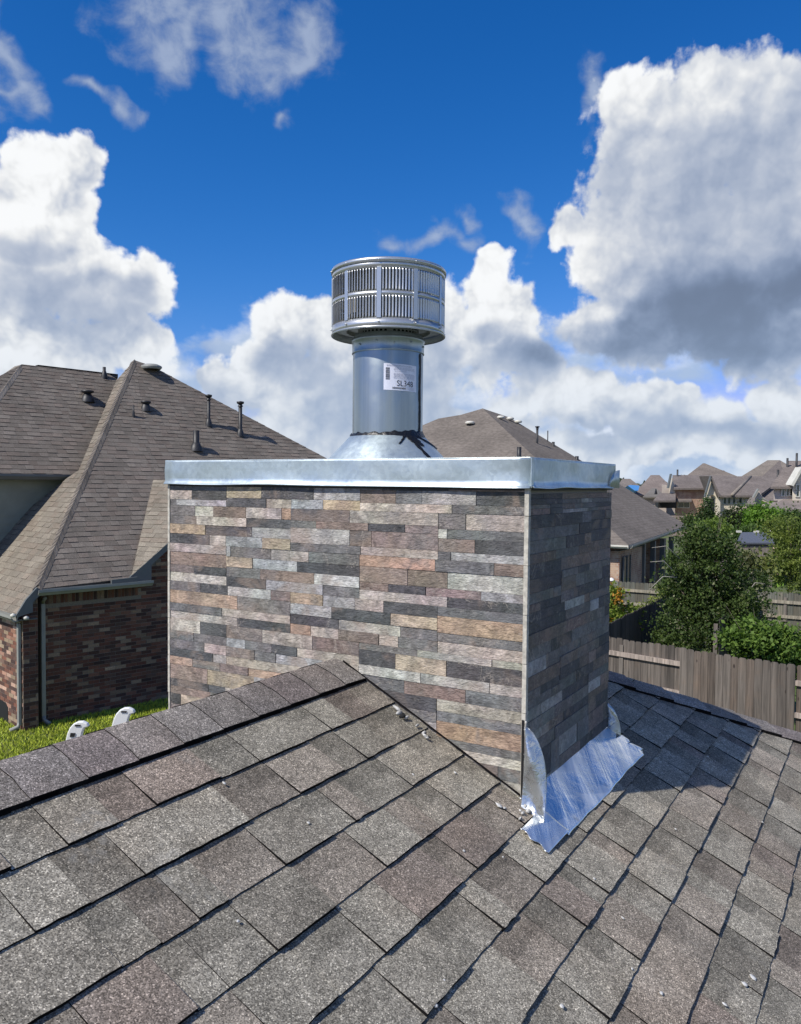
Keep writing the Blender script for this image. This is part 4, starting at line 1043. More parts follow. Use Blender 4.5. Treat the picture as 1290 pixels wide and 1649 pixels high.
mb = MB(); q = on_plane(42, 993, OA, E2); mb.lathe(q - Z * .03, [(.001, -.04), (.05, -.02), (.055, .02), (.001, .05)], n=12); mb.build('floodlight', M_TRIMW, lh)
mb = MB(); q = on_plane(21, 989, OA, E2); mb.lathe(q - Z * .03, [(.001, -.04), (.05, -.02), (.055, .02), (.001, .05)], n=12); mb.build('floodlight', M_TRIMW, lh)
# arched dark opening low on the sunlit wall
mb = MB(); pl_pt = CA - E1 * .012
mb.prism([on_plane(x, y, pl_pt, E1) for x, y in ((-60, 1164), (13, 1164), (13, 1140), (9, 1131), (0, 1126), (-60, 1110))], -E1 * .004); mb.build('opening', M_DARK, lh)
# siding wall of the upper storey: lap boards
zs0 = on_plane(0, 855, WS, E2).z - .6; zt0 = ES.z - .02
xr = (on_plane(106, 772, WS, E2) - WS).dot(E1); z = zt0; k = 0
while z > zs0:
    zl = z - .20; xe = xr + (z - zt0) * (1.0 / sA) + .12
    mb = MB(); a = WS + E1 * -6 - E2 * 0; b = WS + E1 * (xe + .25)
    a = Vector((a.x, a.y, 0)); b = Vector((b.x, b.y, 0))
    mb.add([a + Z * z, a + Z * zl - E2 * .014, b + Z * zl - E2 * .014, b + Z * z, a + Z * zl + E2 * .02, b + Z * zl + E2 * .02, a + Z * z + E2 * .02, b + Z * z + E2 * .02], [(0, 1, 2, 3), (1, 4, 5, 2), (4, 6, 7, 5), (3, 2, 5, 7), (0, 6, 4, 1)])
    mb.build('siding_board', M_SIDING, lh); z = zl + .003; k += 1
gutter(ES - E1 * 6 - Z * .13, ES + E1 * ((on_plane(122, 766, ES, E2) - ES).dot(E1)) - Z * .13, -E2, matl=M_TRIM)
mb = MB(); xq = (on_plane(122, 766, ES, E2) - ES).dot(E1); mb.prism([ES - E1 * 6 - Z * .15, ES + E1 * xq - Z * .15, ES + E1 * xq + E2 * .42 - Z * .15, ES - E1 * 6 + E2 * .42 - Z * .15], Z * .02); mb.build('soffit', M_TRIM, lh)
# roof vents
def vent_pipe(px, ybase, ytop, O, N, r=.05, cap_=True, root=lh, flare=False, boot=True):
    b = on_plane(px, ybase, O, N); d = (b - EYEP).dot(AF); hgt = (ybase - ytop) * d / F_PX
    mb = MB(); mb.lathe(b, [(r, -.1), (r, hgt - .02), (.001, hgt - .018)], n=14); vp = mb.build('vent_pipe', M_BPIPE, root)
    if cap_:
        mb = MB(); mb.lathe(b + Z * hgt, [(r * .9, -.10), (r * 1.9, -.07), (r * 2.0, -.02), (.001, 0)], n=14); mb.lathe(b + Z * hgt, [(r * 1.5, -.16), (r * 1.1, -.12)], n=14); mb.build('vent_hood', M_BPIPE, vp)
    if boot:
        mb = MB(); mb.lathe(b, [(r * 2.2, -.06), (r * 2.0, .02), (r * 1.2, .16), (r, .17)], n=14); mb.build('pipe_boot', M_BPIPE, vp)
for px, yb, yt, r, c in ((336, 684, 635, .05, True), (387, 700, 646, .055, True), (316, 723, 692, .085, False), (235, 659, 645, .07, True), (215, 671, 651, .02, False)):
    vent_pipe(px, yb, yt, EC, NB, r, c)
vent_pipe(141, 644, 628, ES, NB, .085, True); vent_pipe(168, 607, 590, ES, NB, .045, False)
def turtle(px, py, O, N, r=.33, root=lh, col=M_GUTTER, hh=.22):
    q = on_plane(px, py, O, N); mb = MB(); mb.lathe(q + N * .05, [(r * .85, 0), (r, hh * .35), (r * .95, hh * .6), (r * .6, hh * .9), (.001, hh)], n=24); return mb.build('attic_vent', col, root)
turtle(243, 597, EC, NB, r=.30, hh=.16)

# ------------------------------------------------------------------ lawn blades in the visible strip at left
a_, b_, c_, d_ = on_z(-60, 1150), on_z(330, 1110), on_z(330, 1230), on_z(-60, 1300)
NG = 34000
u = rng.random(NG); v = rng.random(NG)
A_ = np.array([a_, b_, c_, d_])
base = (A_[0] * ((1 - u) * (1 - v))[:, None] + A_[1] * (u * (1 - v))[:, None] + A_[2] * (u * v)[:, None] + A_[3] * ((1 - u) * v)[:, None])
# keep them off the house footprint
wbn = np.array(WB); n2 = np.array(-E2); keep = ((base - wbn) @ n2 > .02) | ((base - np.array(CA)) @ np.array(E1) < -.02); base = base[keep]; NG = len(base)
ang = rng.random(NG) * 2 * np.pi; hg = .03 + .055 * rng.random(NG); wd = .008 + .006 * rng.random(NG); ln = rng.normal(0, .03, (NG, 2))
dv = np.stack([np.cos(ang), np.sin(ang), 0 * ang], 1)
v0 = base - dv * wd[:, None]; v1 = base + dv * wd[:, None]; v2 = base + np.stack([ln[:, 0], ln[:, 1], hg], 1)
def tri_mesh(name, vs, fs, cols, matl, parent=None, kind=None):
    me = bpy.data.meshes.new(name); me.from_pydata([], [], []); n = len(vs); k = fs.shape[1]
    me.vertices.add(n); me.vertices.foreach_set('co', vs.astype(np.float32).ravel())
    me.loops.add(fs.size); me.loops.foreach_set('vertex_index', fs.astype(np.int32).ravel())
    me.polygons.add(len(fs)); me.polygons.foreach_set('loop_start', np.arange(0, fs.size, k, dtype=np.int32))
    me.update(calc_edges=True); a = me.color_attributes.new('tint', 'FLOAT_COLOR', 'POINT'); a.data.foreach_set('color', cols.astype(np.float32).ravel())
    me.materials.append(matl); return link(name, me, parent, kind=kind)
vs = np.stack([v0, v1, v2], 1).reshape(-1, 3); fs = np.arange(NG * 3).reshape(-1, 3)
t = rng.random((NG, 1)); col = np.array([.24, .32, .025, 1]) * (1 - t) + np.array([.42, .46, .05, 1]) * t; col[:, :3] *= (.6 + .7 * rng.random((NG, 1)))
tag(tri_mesh('lawn_grass', vs, fs, np.repeat(col, 3, 0), M_GRASS), 'short bright green lawn grass below the brick house', 'grass', kind='stuff')

# ------------------------------------------------------------------ ladder: only its two rail tops show above the ridge
lad_d = 6.4
def at_d(px, py, d): r_ = ray(px, py); return EYEP + r_ * (d / r_.dot(AF))
la, lb = at_d(125, 1172, lad_d), at_d(199, 1150, lad_d)
mid_l = (la + lb) / 2; sdir = (lb - la); sdir.z = 0; sdir.normalize()
ladr = thing('ladder', (mid_l.x, mid_l.y, 0), 'extension ladder with two white capped rail ends poking up behind the ridge', 'ladder')
leanv = (Z * .95 + L * -.30).normalized(); down = -leanv
foot = []
for p in (la, lb):
    mb = MB(); ft = p + down * ((p.z) / leanv.z); mb.tube([ft, p - leanv * .12], .03, n=4, smooth=False); mb.build('rail', M_CAPST, ladr)
    # rounded mitten cap: side profile extruded
    pf = [(-.085, -.16), (.060, -.16), (.062, -.05), (.070, .005), (.112, .022), (.090, .058), (.045, .082), (-.005, .080), (-.045, .052), (-.070, .005), (-.082, -.06)]
    hd = sdir; mb = MB(); nn_ = hd.cross(Z); nn_ = nn_ if nn_.dot(p - EYEP) > 0 else -nn_
    mb.prism([p + hd * x * .80 + leanv * y * .72 - nn_ * .022 for x, y in pf], nn_ * .044); o = mb.build('rail_cap', M_WHITE, ladr, bevel=.008)
    mb = MB(); mb.cbox(p + hd * .004 + leanv * .028 - nn_ * .022, hd * .042, leanv * .013, nn_ * .012); mb.build('grip_slot', M_BPIPE, ladr)
    if p is la: mb = MB(); mb.cbox(p - hd * .020 - leanv * .055 - nn_ * .022, hd * .036, leanv * .034, nn_ * .012); mb.build('grip_slot', M_BPIPE, ladr)
k = .35
while k < 5.0:
    mb = MB(); mb.tube([la + down * k, lb + down * (k + .0)], .016, n=8); 
    if (la + down * k).z > .1: mb.build('rung', M_CAPST, ladr)
    k += .30

# ================================================================== FENCES
def fence_run(a, b, name, label, board_side, rails_z, hgt=1.83, bw=.140, wood=(.235, .205, .19), indiv=True, rail_side=None, seed=0, gapc=.004, rail_col=(.34, .28, .235), dog=True, root=None):
    R = random.Random(seed); d = (b - a); d.z = 0; ln_ = d.length; d.normalize(); nrm = Vector((d.y, -d.x, 0))
    if nrm.dot(-a) < 0: nrm = -nrm       # towards the camera
    r_ = root or thing(name, Vector((a.x, a.y, 0)), label, 'fence')
    x = 0
    rest_ = MB()
    while x < ln_ - .03:
        w = min(bw * R.uniform(.97, 1.03), ln_ - x); h1 = hgt + R.uniform(-.018, .018); off = R.uniform(-.003, .003)
        s = board_side(x) if callable(board_side) else board_side
        o_ = a + d * (x + gapc / 2) + nrm * ((.030 if s > 0 else -.048) + off); o_.z = .03; ww = w - gapc; c = .022 if dog else 0
        pts = [o_, o_ + d * ww, o_ + d * ww + Z * (h1 - c * 1.3), o_ + d * (ww - c) + Z * h1, o_ + d * c + Z * h1, o_ + Z * (h1 - c * 1.3)]
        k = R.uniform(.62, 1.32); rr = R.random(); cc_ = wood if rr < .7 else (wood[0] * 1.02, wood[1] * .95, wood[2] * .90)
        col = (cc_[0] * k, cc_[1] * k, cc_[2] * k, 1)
        if indiv: mb = MB(); mb.prism(pts, nrm * .017); mb.build('board', M_WOOD, r_, color=col)
        else: rest_.prism(pts, nrm * .017, col=col)
        x += w
    if not indiv: rest_.build('boards', M_WOOD, r_, kind='stuff')
    for z in rails_z:
        mb = MB(); o_ = a - nrm * .028; o_.z = z; mb.box(o_, d * ln_, nrm * .055, Z * .088); mb.build('rail', M_WOOD, r_, color=(*rail_col, 1))
    k = 0
    while k < ln_:
        mb = MB(); o_ = a + d * k - nrm * .09; o_.z = 0; mb.box(o_, d * .09, nrm * .09, Z * (hgt - .1)); mb.build('post', M_WOOD, r_, color=(.15, .13, .11, 1)); k += 2.44
    return r_
f1, f2 = on_z(980, 1028, 1.83), on_z(1278, 1073, 1.83)
fd = (f2 - f1).normalized(); s1 = (on_z(1089, 1043, 1.83) - f1).length; s2 = (on_z(1274, 1072, 1.83) - f1).length
fa = f1 - fd * 2.2; fb = f2 + fd * 2.5
fa.z = fb.z = 0
fence_run(fa, fb, 'wooden_fence', 'weathered grey-brown board fence nearest the roof edge, with dog-eared boards', lambda x: (-1 if (x - 2.2 < s1 or x - 2.2 > s2 - .02) else 1), (.25, .93, 1.50), seed=4, wood=(.104, .088, .074))
g1, g2 = on_z(975, 936, 1.83), on_z(1262, 947, 1.83); dF = L * -1.0
g1b = on_z(1000, 938, 1.83); ga = g1b + L * 2.5; gb_ = g1b - L * 7.2; ga.z = gb_.z = 0
fence_run(ga, gb_, 'wooden_fence', 'mossy grey board fence with two pale rails, in front of the neighbouring patio', -1, (.45, 1.12, 1.55), seed=5, wood=(.135, .135, .110), rail_col=(.28, .25, .19), bw=.14)
# side fences between the yards, running away from the near fence
sa = on_z(984, 1003, 1.83); sa.z = 0; e_len = 7.0
fence_run(sa - E * 1.0, sa + E * 6.6, 'wooden_fence', 'dark shaded side fence running back left of the big bushy tree', 1, (.4, 1.5), seed=6, wood=(.055, .048, .042), indiv=False, rail_col=(.09, .08, .07))  # boards coloured darker, the shade on this face is painted in
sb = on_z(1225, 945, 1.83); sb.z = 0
fence_run(sb - E * 7.5, sb + E * 1.0, 'wooden_fence', 'dark shaded side fence at the right edge behind the bright shrub', 1, (.4, 1.5), seed=7, wood=(.060, .052, .045), indiv=False, rail_col=(.12, .11, .10))  # darker board colour again carries the shade of this side
h1_ = on_z(1187, 873, 1.83); h2_ = on_z(1300, 876, 1.83); h1_.z = h2_.z = 0
fence_run(h1_, h1_ - L * 6.5, 'wooden_fence', 'pale board fence beyond the small lawn, right of the bushy tree top', -1, (.55, 1.55), seed=8, wood=(.30, .25, .20), rail_col=(.45, .36, .28), indiv=False, bw=.16)
kk1 = on_z(1085, 828, 1.83); 
ff = at_d(1080, 826, 80); ff.z = 0; ff2 = at_d(1300, 832, 76); ff2.z = 0
fence_run(ff, ff2, 'wooden_fence', 'far pale fence line in front of the distant cream houses', -1, (1.5,), seed=9, wood=(.22, .18, .16), indiv=False, bw=.25, dog=False, hgt=2.0)

# ================================================================== MIDDLE HOUSE (same grid as the chimney)
KM = on_z(1012, 878, 2.78)
mh = thing('shingled_house', Vector((KM.x, KM.y, 0)), 'house with long brown hip roof and dark covered patio, seen behind the chimney', 'house')
SM = .565
def hipfit(tgt):
    best = None
    for i in range(20, 400):
        t_ = i * .05; q = KM + (E + L) * t_ + Z * SM * t_ - EYEP; x = PW / 2 + F_PX * q.dot(AR) / q.dot(AF); y = PH / 2 - F_PX * q.dot(AU) / q.dot(AF); k = (x - tgt[0]) ** 2 + (y - tgt[1]) ** 2
        if best is None or k < best[0]: best = (k, t_)
    return KM + (E + L) * best[1] + Z * SM * best[1], best[1]
PM, tm = hipfit((775, 660))
NSA = (Z - E * SM).normalized(); NSB = (Z - L * SM).normalized()
ra = on_plane(820, 672, KM, NSB); rb_ = on_plane(935, 741, KM, NSB); re_ = on_plane(1106, 846, KM, NSB)
mr = MB()
pAm = [KM, PM, on_plane(742, 668, KM, NSA), on_plane(706, 674, KM, NSA), on_plane(640, 702, KM, NSA), on_plane(480, 790, KM, NSA), KM + L * 17]
mr.prism(pAm, -Z * .12)
EM = re_
mr.prism([KM, EM, rb_, ra, PM], -Z * .12)
mr.prism([PM, ra, ra + E * 3 - Z * 4, PM + E * 3 - Z * 4], -Z * .12)
mrf = mr.build('roof', M_DROOF, mh, color=(.160, .138, .118, 1))
mhw = MB(); wx = KM + E * .45 + L * .45; hW = 2.60
mhw.prism([Vector((q.x, q.y, -.1)) for q in (wx, wx + L * 15, wx + L * 15 + E * .25, wx + E * .25)], Z * hW)
mhw.prism([Vector((q.x, q.y, -.1)) for q in (wx + E * .26, wx + E * 3.3, wx + E * 3.3 + L * .25, wx + E * .26 + L * .25)], Z * hW)
mhw.prism([Vector((q.x, q.y, -.1)) for q in (wx + E * 3.3 + L * 3, wx + E * 9 + L * 3, wx + E * 9 + L * 3.2, wx + E * 3.3 + L * 3.2)], Z * hW)
mhw.prism([Vector((q.x, q.y, -.1)) for q in (wx + E * 8.6 + L * .3, wx + E * 8.8 + L * .3, wx + E * 8.8 + L * 3, wx + E * 8.6 + L * 3)], Z * hW)
mpf = MB(); mpf.prism([Vector((q.x, q.y, .0)) for q in (wx + E * 3.3 - L * 1, wx + E * 8.8 - L * 1, wx + E * 8.8 + L * 3, wx + E * 3.3 + L * 3)], Z * .1); mpf.build('patio_slab', M_MORTAR, mh)
mhw.build('wall', M_DBRICK, mh)
bm_ = []; Rm = random.Random(3)
gutter(KM - Z * .13, KM - Z * .13 + L * 16, -E, matl=M_TRIMW, root=mh)
gutter(KM - Z * .13 + E * .1, EM - Z * .13, -L, matl=M_GUTTER, root=mh)
mb = MB(); mb.prism([KM - Z * .14, EM - Z * .14, EM + L * 3.2 - Z * .14, KM + L * 3.2 - Z * .14], Z * .02); mb.prism([KM - Z * .14 + L * 3.2, KM - Z * .14 + L * 15, KM + L * 15 + E * .5 - Z * .14, KM + L * 3.2 + E * .5 - Z * .14], Z * .02); mb.build('soffit', M_TRIM, mh)
for i in range(4):
    q = wx + E * (3.4 + 1.7 * i); mb = MB(); mb.cbox(Vector((q.x, q.y, 1.3)), E * .2, L * .2, Z * 2.6); mb.build('patio_post', M_TRIM, mh)
q = wx - E * .06 + L * .42; mb = MB(); mb.cbox(Vector((q.x, q.y, 1.35)), L * .09, E * .07, Z * 2.5); mb.build('downspout', M_TRIMW, mh)
q = wx + L * .12 - L * .18; mb = MB(); mb.cbox(Vector((q.x, q.y, 1.5)) + E * .75, E * .9, L * .04, Z * 1.5); w_ = mb.build('window', M_GLASS, mh)
mb = MB(); 
for dx_ in (-.47, 0, .47): mb.cbox(Vector((q.x, q.y, 1.5)) + E * (.75 + dx_) - L * .02, E * .05, L * .06, Z * 1.6)
mb.build('window_frame', M_TRIM, w_)
for px, py in ((757, 684),): turtle(px, py, KM, NSA, r=.26, root=mh, col=M_TRIMW, hh=.16)
for px, py in ((806, 675), (821, 677), (834, 682)): turtle(px, py, KM, NSB, r=.22, root=mh, col=M_TRIMW, hh=.16)
for px, yb, yt, r, c in ((865, 714, 686, .06, True), (882, 711, 693, .03, False), (891, 718, 711, .08, False), (836, 735, 719, .10, False), (929, 740, 734, .10, False)):
    vent_pipe(px, yb, yt, KM, NSB, r, c, root=mh, boot=False)

# ================================================================== DISTANT HOUSES
def fpoint(px, py, Y): return at_d(px, py, Y)
def prism_house(root, pts_px, Y, depth, matl, name, color=None, dirv_=None, par=None):
    """outline surveyed at distance Y, real depth extending away"""
    mb = MB(); mb.prism([at_d(x, y, Y) for x, y in pts_px], (dirv_ or Vector((at_d(min(q[0] for q in pts_px), 780, Y).x, Y, 0)).normalized()) * depth); return mb.build(name, matl, par or root, color=color)
def gable_roof(root, xl, xr, y_eave, y_ridge, Y, run, xl2=None, xr2=None, thick=.18, col=(.17, .145, .13, 1), name='roof', back=True):
    """slope facing the camera: eave line at distance Y, ridge 'run' metres behind; outline by photo columns"""
    a, b = at_d(xl, y_eave, Y), at_d(xr, y_eave, Y); c, d = at_d(xr2 if xr2 is not None else xr, y_ridge, Y + run), at_d(xl2 if xl2 is not None else xl, y_ridge, Y + run)
    mb = MB(); mb.prism([a, b, c, d], -Z * thick)
    if back:
        bv = Vector((a.x, a.y, 0)).normalized() * run; e_, f_ = d + bv, c + bv; e_.z = f_.z = a.z
        mb.prism([d, c, f_, e_], -Z * thick)
        mb.prism([b, f_, c], -Z * .05); mb.prism([a, d, e_], -Z * .05)
    return mb.build(name, M_DROOF, root, color=col)
def wall_px(root, pxs, Y, depth, matl, name='wall'): return prism_house(root, pxs, Y, depth, matl, name)
def window_px(root, x0, x1, y0, y1, Y, fr=M_TRIMW, par=None, mull=True):
    a, b = at_d(x0, y1, Y), at_d(x1, y0, Y); w = b.x - a.x; h_ = b.z - a.z
    mb = MB(); mb.box(Vector((a.x, Y - .03, a.z)), (w, 0, 0), (0, .08, 0), (0, 0, h_)); wd_ = mb.build('window', M_GLASS, par or root)
    mb = MB(); t_ = .07
    mb.box(Vector((a.x - t_, Y - .07, a.z - t_)), (w + 2 * t_, 0, 0), (0, .06, 0), (0, 0, t_)); mb.box(Vector((a.x - t_, Y - .07, a.z + h_)), (w + 2 * t_, 0, 0), (0, .06, 0), (0, 0, t_))
    mb.box(Vector((a.x - t_, Y - .069, a.z)), (t_, 0, 0), (0, .06, 0), (0, 0, h_)); mb.box(Vector((a.x + w, Y - .069, a.z)), (t_, 0, 0), (0, .06, 0), (0, 0, h_))
    if mull: mb.box(Vector((a.x + w / 2 - .025, Y - .066, a.z)), (.05, 0, 0), (0, .04, 0), (0, 0, h_))
    mb.build('window_frame', fr, wd_); return wd_
YD = 86.0
def base_of(px, Y): q = at_d(px, 800, Y); return Vector((q.x, q.y, 0))
GY = lambda Y: 778 + 5 * 1308 / Y + 4
# A: brick house
hA = thing('brick_house', base_of(1120, YD), 'distant two-storey house with a red brick wall under a brown gable roof', 'house')
wall_px(hA, [(1087, 785), (1148, 786), (1148, GY(YD)), (1087, GY(YD))], YD, 9, M_DBRICK)
gable_roof(hA, 1085, 1150, 786, 765, YD - .6, 5, xl2=1083)
wall_px(hA, [(1078, 786), (1082, 768), (1087.5, 786), (1087.5, 806), (1078, 806)], YD + .05, .3, M_STUCCO)
mb = MB(); mb.prism([at_d(1075.5, 786, YD - .7), at_d(1080.5, 763, YD - .7), at_d(1082.5, 763, YD - .7), at_d(1078, 786, YD - .7)], (0, .4, 0)); mb.build('rake_board', M_TRIM, hA)
gable_roof(hA, 1098, 1200, 772, 746, YD + 4.5, 6, xl2=1132, xr2=1135, col=(.19, .16, .135, 1), name='upper_roof')
gable_roof(hA, 1150, 1180, 768, 757.5, YD + 5, 4, xl2=1155, xr2=1166, col=(.18, .155, .135, 1), name='upper_roof')
gable_roof(hA, 1052, 1088, 806, 794, YD - 3, 3, xl2=1062, name='porch_roof', back=False)
wall_px(hA, [(1066, 780), (1078, 782), (1078, 796), (1066, 796)], YD + 1, 4, M_STUCCO2)
mb = MB(); mb.box(at_d(1060, 818, YD - 1), (1.9, 0, 0), (0, 1, 0), (0, 0, .9)); mb.build('porch', M_DARK, hA)
window_px(hA, 1092, 1110, 807, 817, YD); 
gable_roof(hA, 1089, 1114, 806, 803, YD - .8, .8, name='window_awning', back=False)
mb = MB(); q = at_d(1091, 767, YD + 4); mb.lathe(q, [(.10, -.5), (.10, .75), (.001, .76)], n=8); mb.build('vent_pipe', M_BPIPE, hA)
# B: cream stucco house with arched entry
YB = 78.0
hB = thing('stucco_house', base_of(1200, YB), 'distant cream stucco house with a tall arched entry gable and long hip roof', 'house')
wall_px(hB, [(1154, 797), (1222, 798), (1222, GY(YB)), (1154, GY(YB))], YB, 9, M_STUCCO)
gable_roof(hB, 1153, 1222, 798, 767, YB - .5, 7, xl2=1146, xr2=1265)
gable_roof(hB, 1222, 1252, 806, 768, YB - .2, 7.5, xl2=1215, xr2=1262, back=False)
mb = MB(); mb.tube([at_d(1179, 797, YB - .6), at_d(1209, 768, YB + 6.4)], .16, n=6); mb.build('hip_cap', M_DROOF, hB, color=(.24, .21, .18, 1))
gpt = [(1136.5, 800), (1145, 771), (1155, 800), (1155, GY(YB - 2)), (1136.5, GY(YB - 2))]
# entry gable with a real arched opening: wall built around the arch
YG = YB - 2.2; arch = [(1140.5, 824), (1140.5, 806)] + [(1147 + 7.2 * math.cos(math.radians(180 - k * 22.5)), 806 - 9 * math.sin(math.radians(k * 22.5))) for k in range(1, 8)] + [(1154, 806), (1154, 824)]
mb = MB()
left = [(1136.5, 840), (1136.5, 800), (1145, 771), (1147, 777), (1147, 797)] + [arch[k] for k in (4, 3, 2, 1)] + [(1140.5, 840)]
right = [(1160, 840), (1160, 806), (1156, 799), (1147, 777), (1147, 797)] + [arch[k] for k in (6, 7, 8, 9)] + [(1154, 840)]
mb.prism([at_d(x, y, YG) for x, y in left], (0, .5, 0)); mb.prism([at_d(x, y, YG) for x, y in right], (0, .5, 0)); mb.build('entry_wall', M_STUCCO, hB)
mb = MB(); mb.prism([at_d(x, y, YG + 1.6) for x, y in ((1137, 840), (1137, 790), (1158, 790), (1158, 840))], (0, .2, 0)); mb.build('entry_recess', M_STUCCO2, hB)
mb = MB(); mb.prism([at_d(x, y, YG + 1.5) for x, y in ((1141, 840), (1141, 803), (1150, 803), (1150, 840))], (0, .05, 0)); mb.build('entry_door', M_DARK, hB)
mb = MB(); mb.prism([at_d(x, y, YG - .5) for x, y in ((1134.5, 800), (1144.5, 766), (1146.5, 768), (1136.5, 801))], (0, .25, 0)); mb.build('rake_board', M_TRIM, hB)
mb = MB(); mb.prism([at_d(1144.5, 766.5, YG - .5), at_d(1146.5, 766.5, YG - .5), at_d(1161, 800, YG - .5), at_d(1157, 800, YG - .5)], (.1, 3.2, 0)); mb.build('gable_roof', M_DROOF, hB, color=(.17, .145, .13, 1))
for x0 in (1165, 1172, 1180, 1190): window_px(hB, x0, x0 + 4, 801, 811, YB, mull=False)
mb = MB(); mb.box(at_d(1154, 799.6, YB - .45), (4.1, 0, 0), (0, .3, 0), (0, 0, .12)); mb.build('soffit', M_DARK, hB)
wall_px(hB, [(1216, 800), (1221.5, 789), (1228, 800), (1244, 812), (1244, 840), (1216, 840)], YB - 1.6, .3, M_STUCCO2)
mb = MB(); mb.prism([at_d(x, y, YB - 2.1) for x, y in ((1213, 801), (1221, 787), (1223, 788), (1216, 801))], (0, .3, 0)); mb.prism([at_d(x, y, YB - 2.1) for x, y in ((1229, 802), (1245, 809.5), (1244, 811), (1229, 804))], (0, .3, 0)); mb.build('rake_board', M_GUTTER, hB)
mb = MB(); mb.prism([at_d(x, y, YB - 1.66) for x, y in [(1219, 818), (1219, 809)] + [(1222.5 + 3.5 * math.cos(math.radians(180 - k * 30)), 809 - 4.5 * math.sin(math.radians(k * 30))) for k in range(1, 6)] + [(1226, 809), (1226, 818)]], (0, .1, 0)); mb.build('arched_window', M_GLASS, hB)
gable_roof(hB, 1200, 1217, 812, 801, YB - 2.5, 2, xl2=1208, name='porch_roof', back=False, col=(.2, .18, .16, 1))
mb = MB(); mb.box(at_d(1206, 820, YB - 1), (.9, 0, 0), (0, .5, 0), (0, 0, .45)); mb.build('porch', M_DARK, hB)
# C: right edge house
YC = 64.0
hC = thing('stucco_house', base_of(1290, YC), 'tan two-storey house cut by the right edge, with three narrow upper windows', 'house')
wall_px(hC, [(1246, 783), (1276, 783), (1276, 806), (1246, 806)], YC, 8, M_STUCCO2)
wall_px(hC, [(1276, 784), (1292, 752), (1330, 752), (1330, GY(YC)), (1276, GY(YC))], YC - .4, .3, M_STUCCO)
gable_roof(hC, 1241, 1277, 783.5, 742, YC - .5, 6, xl2=1270, xr2=1300, col=(.195, .165, .145, 1))
mb = MB(); mb.prism([at_d(x, y, YC - .9) for x, y in ((1274, 781), (1291, 752), (1293, 756), (1278, 783))], (0, 1, 0)); mb.build('rake_board', M_TRIMW, hC)
for x0 in (1259, 1266, 1272): window_px(hC, x0, x0 + 3.5, 787, 798, YC, mull=False)
for (y0, y1) in ((781, 789), (791, 799)): window_px(hC, 1282, 1286, y0, y1, YC - .4, mull=False)
gable_roof(hC, 1225, 1340, 820, 804, YC - 4, 4, xl2=1262, xr2=1340, col=(.215, .18, .16, 1), name='lower_roof', back=False)
wall_px(hC, [(1240, 820), (1340, 820), (1340, GY(YC - 3)), (1240, GY(YC - 3))], YC - 3.4, 3, M_STUCCO2)
for px, yb, yt in ((1268, 749, 737), (1283, 741, 729), (1253, 765, 756)):
    q = at_d(px, yb, YC + 4.0 - (px == 1253) * 1.5); mb = MB(); mb.lathe(q, [(.09, -.6), (.09, (yb - yt) * YC / 1308), (.001, (yb - yt) * YC / 1308 + .01)], n=8); mb.build('vent_pipe', M_BPIPE, hC)
# D: hip roof house further back
YE = 105.0
hD = thing('shingled_house', base_of(1240, YE), 'farther house whose wide brown hip roof rises behind the cream house', 'house')
gable_roof(hD, 1186, 1310, 772, 741, YE, 8, xl2=1236, xr2=1256, col=(.21, .18, .15, 1))
wall_px(hD, [(1190, 772), (1300, 772), (1300, GY(YE)), (1190, GY(YE))], YE + .6, 12, M_STUCCO2)
mb = MB(); mb.prism([at_d(1256, 741, YE + 7.9), at_d(1225, 769, YE - .2), at_d(1262, 771, YE - .2), at_d(1285, 760, YE + 4)], -Z * .05); mb.build('side_slope', M_DROOF, hD, color=(.165, .14, .125, 1))
# E: row of roofs at far left of the gap
for (i, (x0, x1, xr0, xr1, ye, yr, Y, lab)) in enumerate(((1020, 1094, 1048, 1062, 797, 765, 100, 'far brown hip roofed house left of the brick gable house'), (990, 1040, 1002, 1015, 790, 771, 120, 'small far roof peeking over the long middle roof'), (1035, 1075, 1050, 1056, 800, 786, 95, 'low far house with a tiny dark gable window'))):
    r_ = thing('shingled_house', base_of((x0 + x1) / 2, Y), lab, 'house')
    gable_roof(r_, x0, x1, ye, yr, Y, 7, xl2=xr0, xr2=xr1, col=(.20 - .01 * i, .165, .145, 1))
    wall_px(r_, [(x0 + 2, ye), (x1 - 2, ye), (x1 - 2, GY(Y)), (x0 + 2, GY(Y))], Y + .5, 10, M_STUCCO2)
    if i == 2:
        mb = MB(); mb.prism([at_d(x, y, Y - .3) for x, y in ((1055, 796), (1057, 787), (1059, 796))], (0, .3, 0)); mb.build('gable_vent', M_DARK, r_)
mb = MB(); mb.prism([at_d(x, y, 99) for x, y in ((1011, 782), (1016, 781), (1030, 782), (1028, 790), (1022, 790))], (0, 2, -.4)); o = mb.build('tarp', M_BTARP); tag(o, 'bright blue tarp spread over a far roof, left of the distant houses', 'tarp')
# shed
YS = 40.0
sh = thing('garden_shed', base_of(1216, YS), 'small shed with a flat slate-blue sheet roof behind the pale fence', 'shed')
mb = MB(); mb.prism([at_d(1186, 874, YS), at_d(1247, 874, YS), at_d(1243, 857, YS + 3.2), at_d(1194, 857, YS + 3.2)], -Z * .08); mb.build('roof', M_SHEDROOF, sh)
for x in (1190, 1218, 1243):
    mb = MB(); mb.cbox(at_d(x, 857.5, YS + 3.1) + Z * .05, (.22, 0, 0), (0, .22, 0), (0, 0, .10)); mb.build('roof_clip', M_TRIMW, sh)
a = at_d(1188, 875, YS + .1); b = at_d(1245, 875, YS + .1); mb = MB(); mb.box(Vector((a.x, a.y, 0)), (b.x - a.x, 0, 0), (0, 3, 0), (0, 0, a.z - .1)); mb.build('wall', M_WOOD, sh, color=(.2, .17, .15, 1))
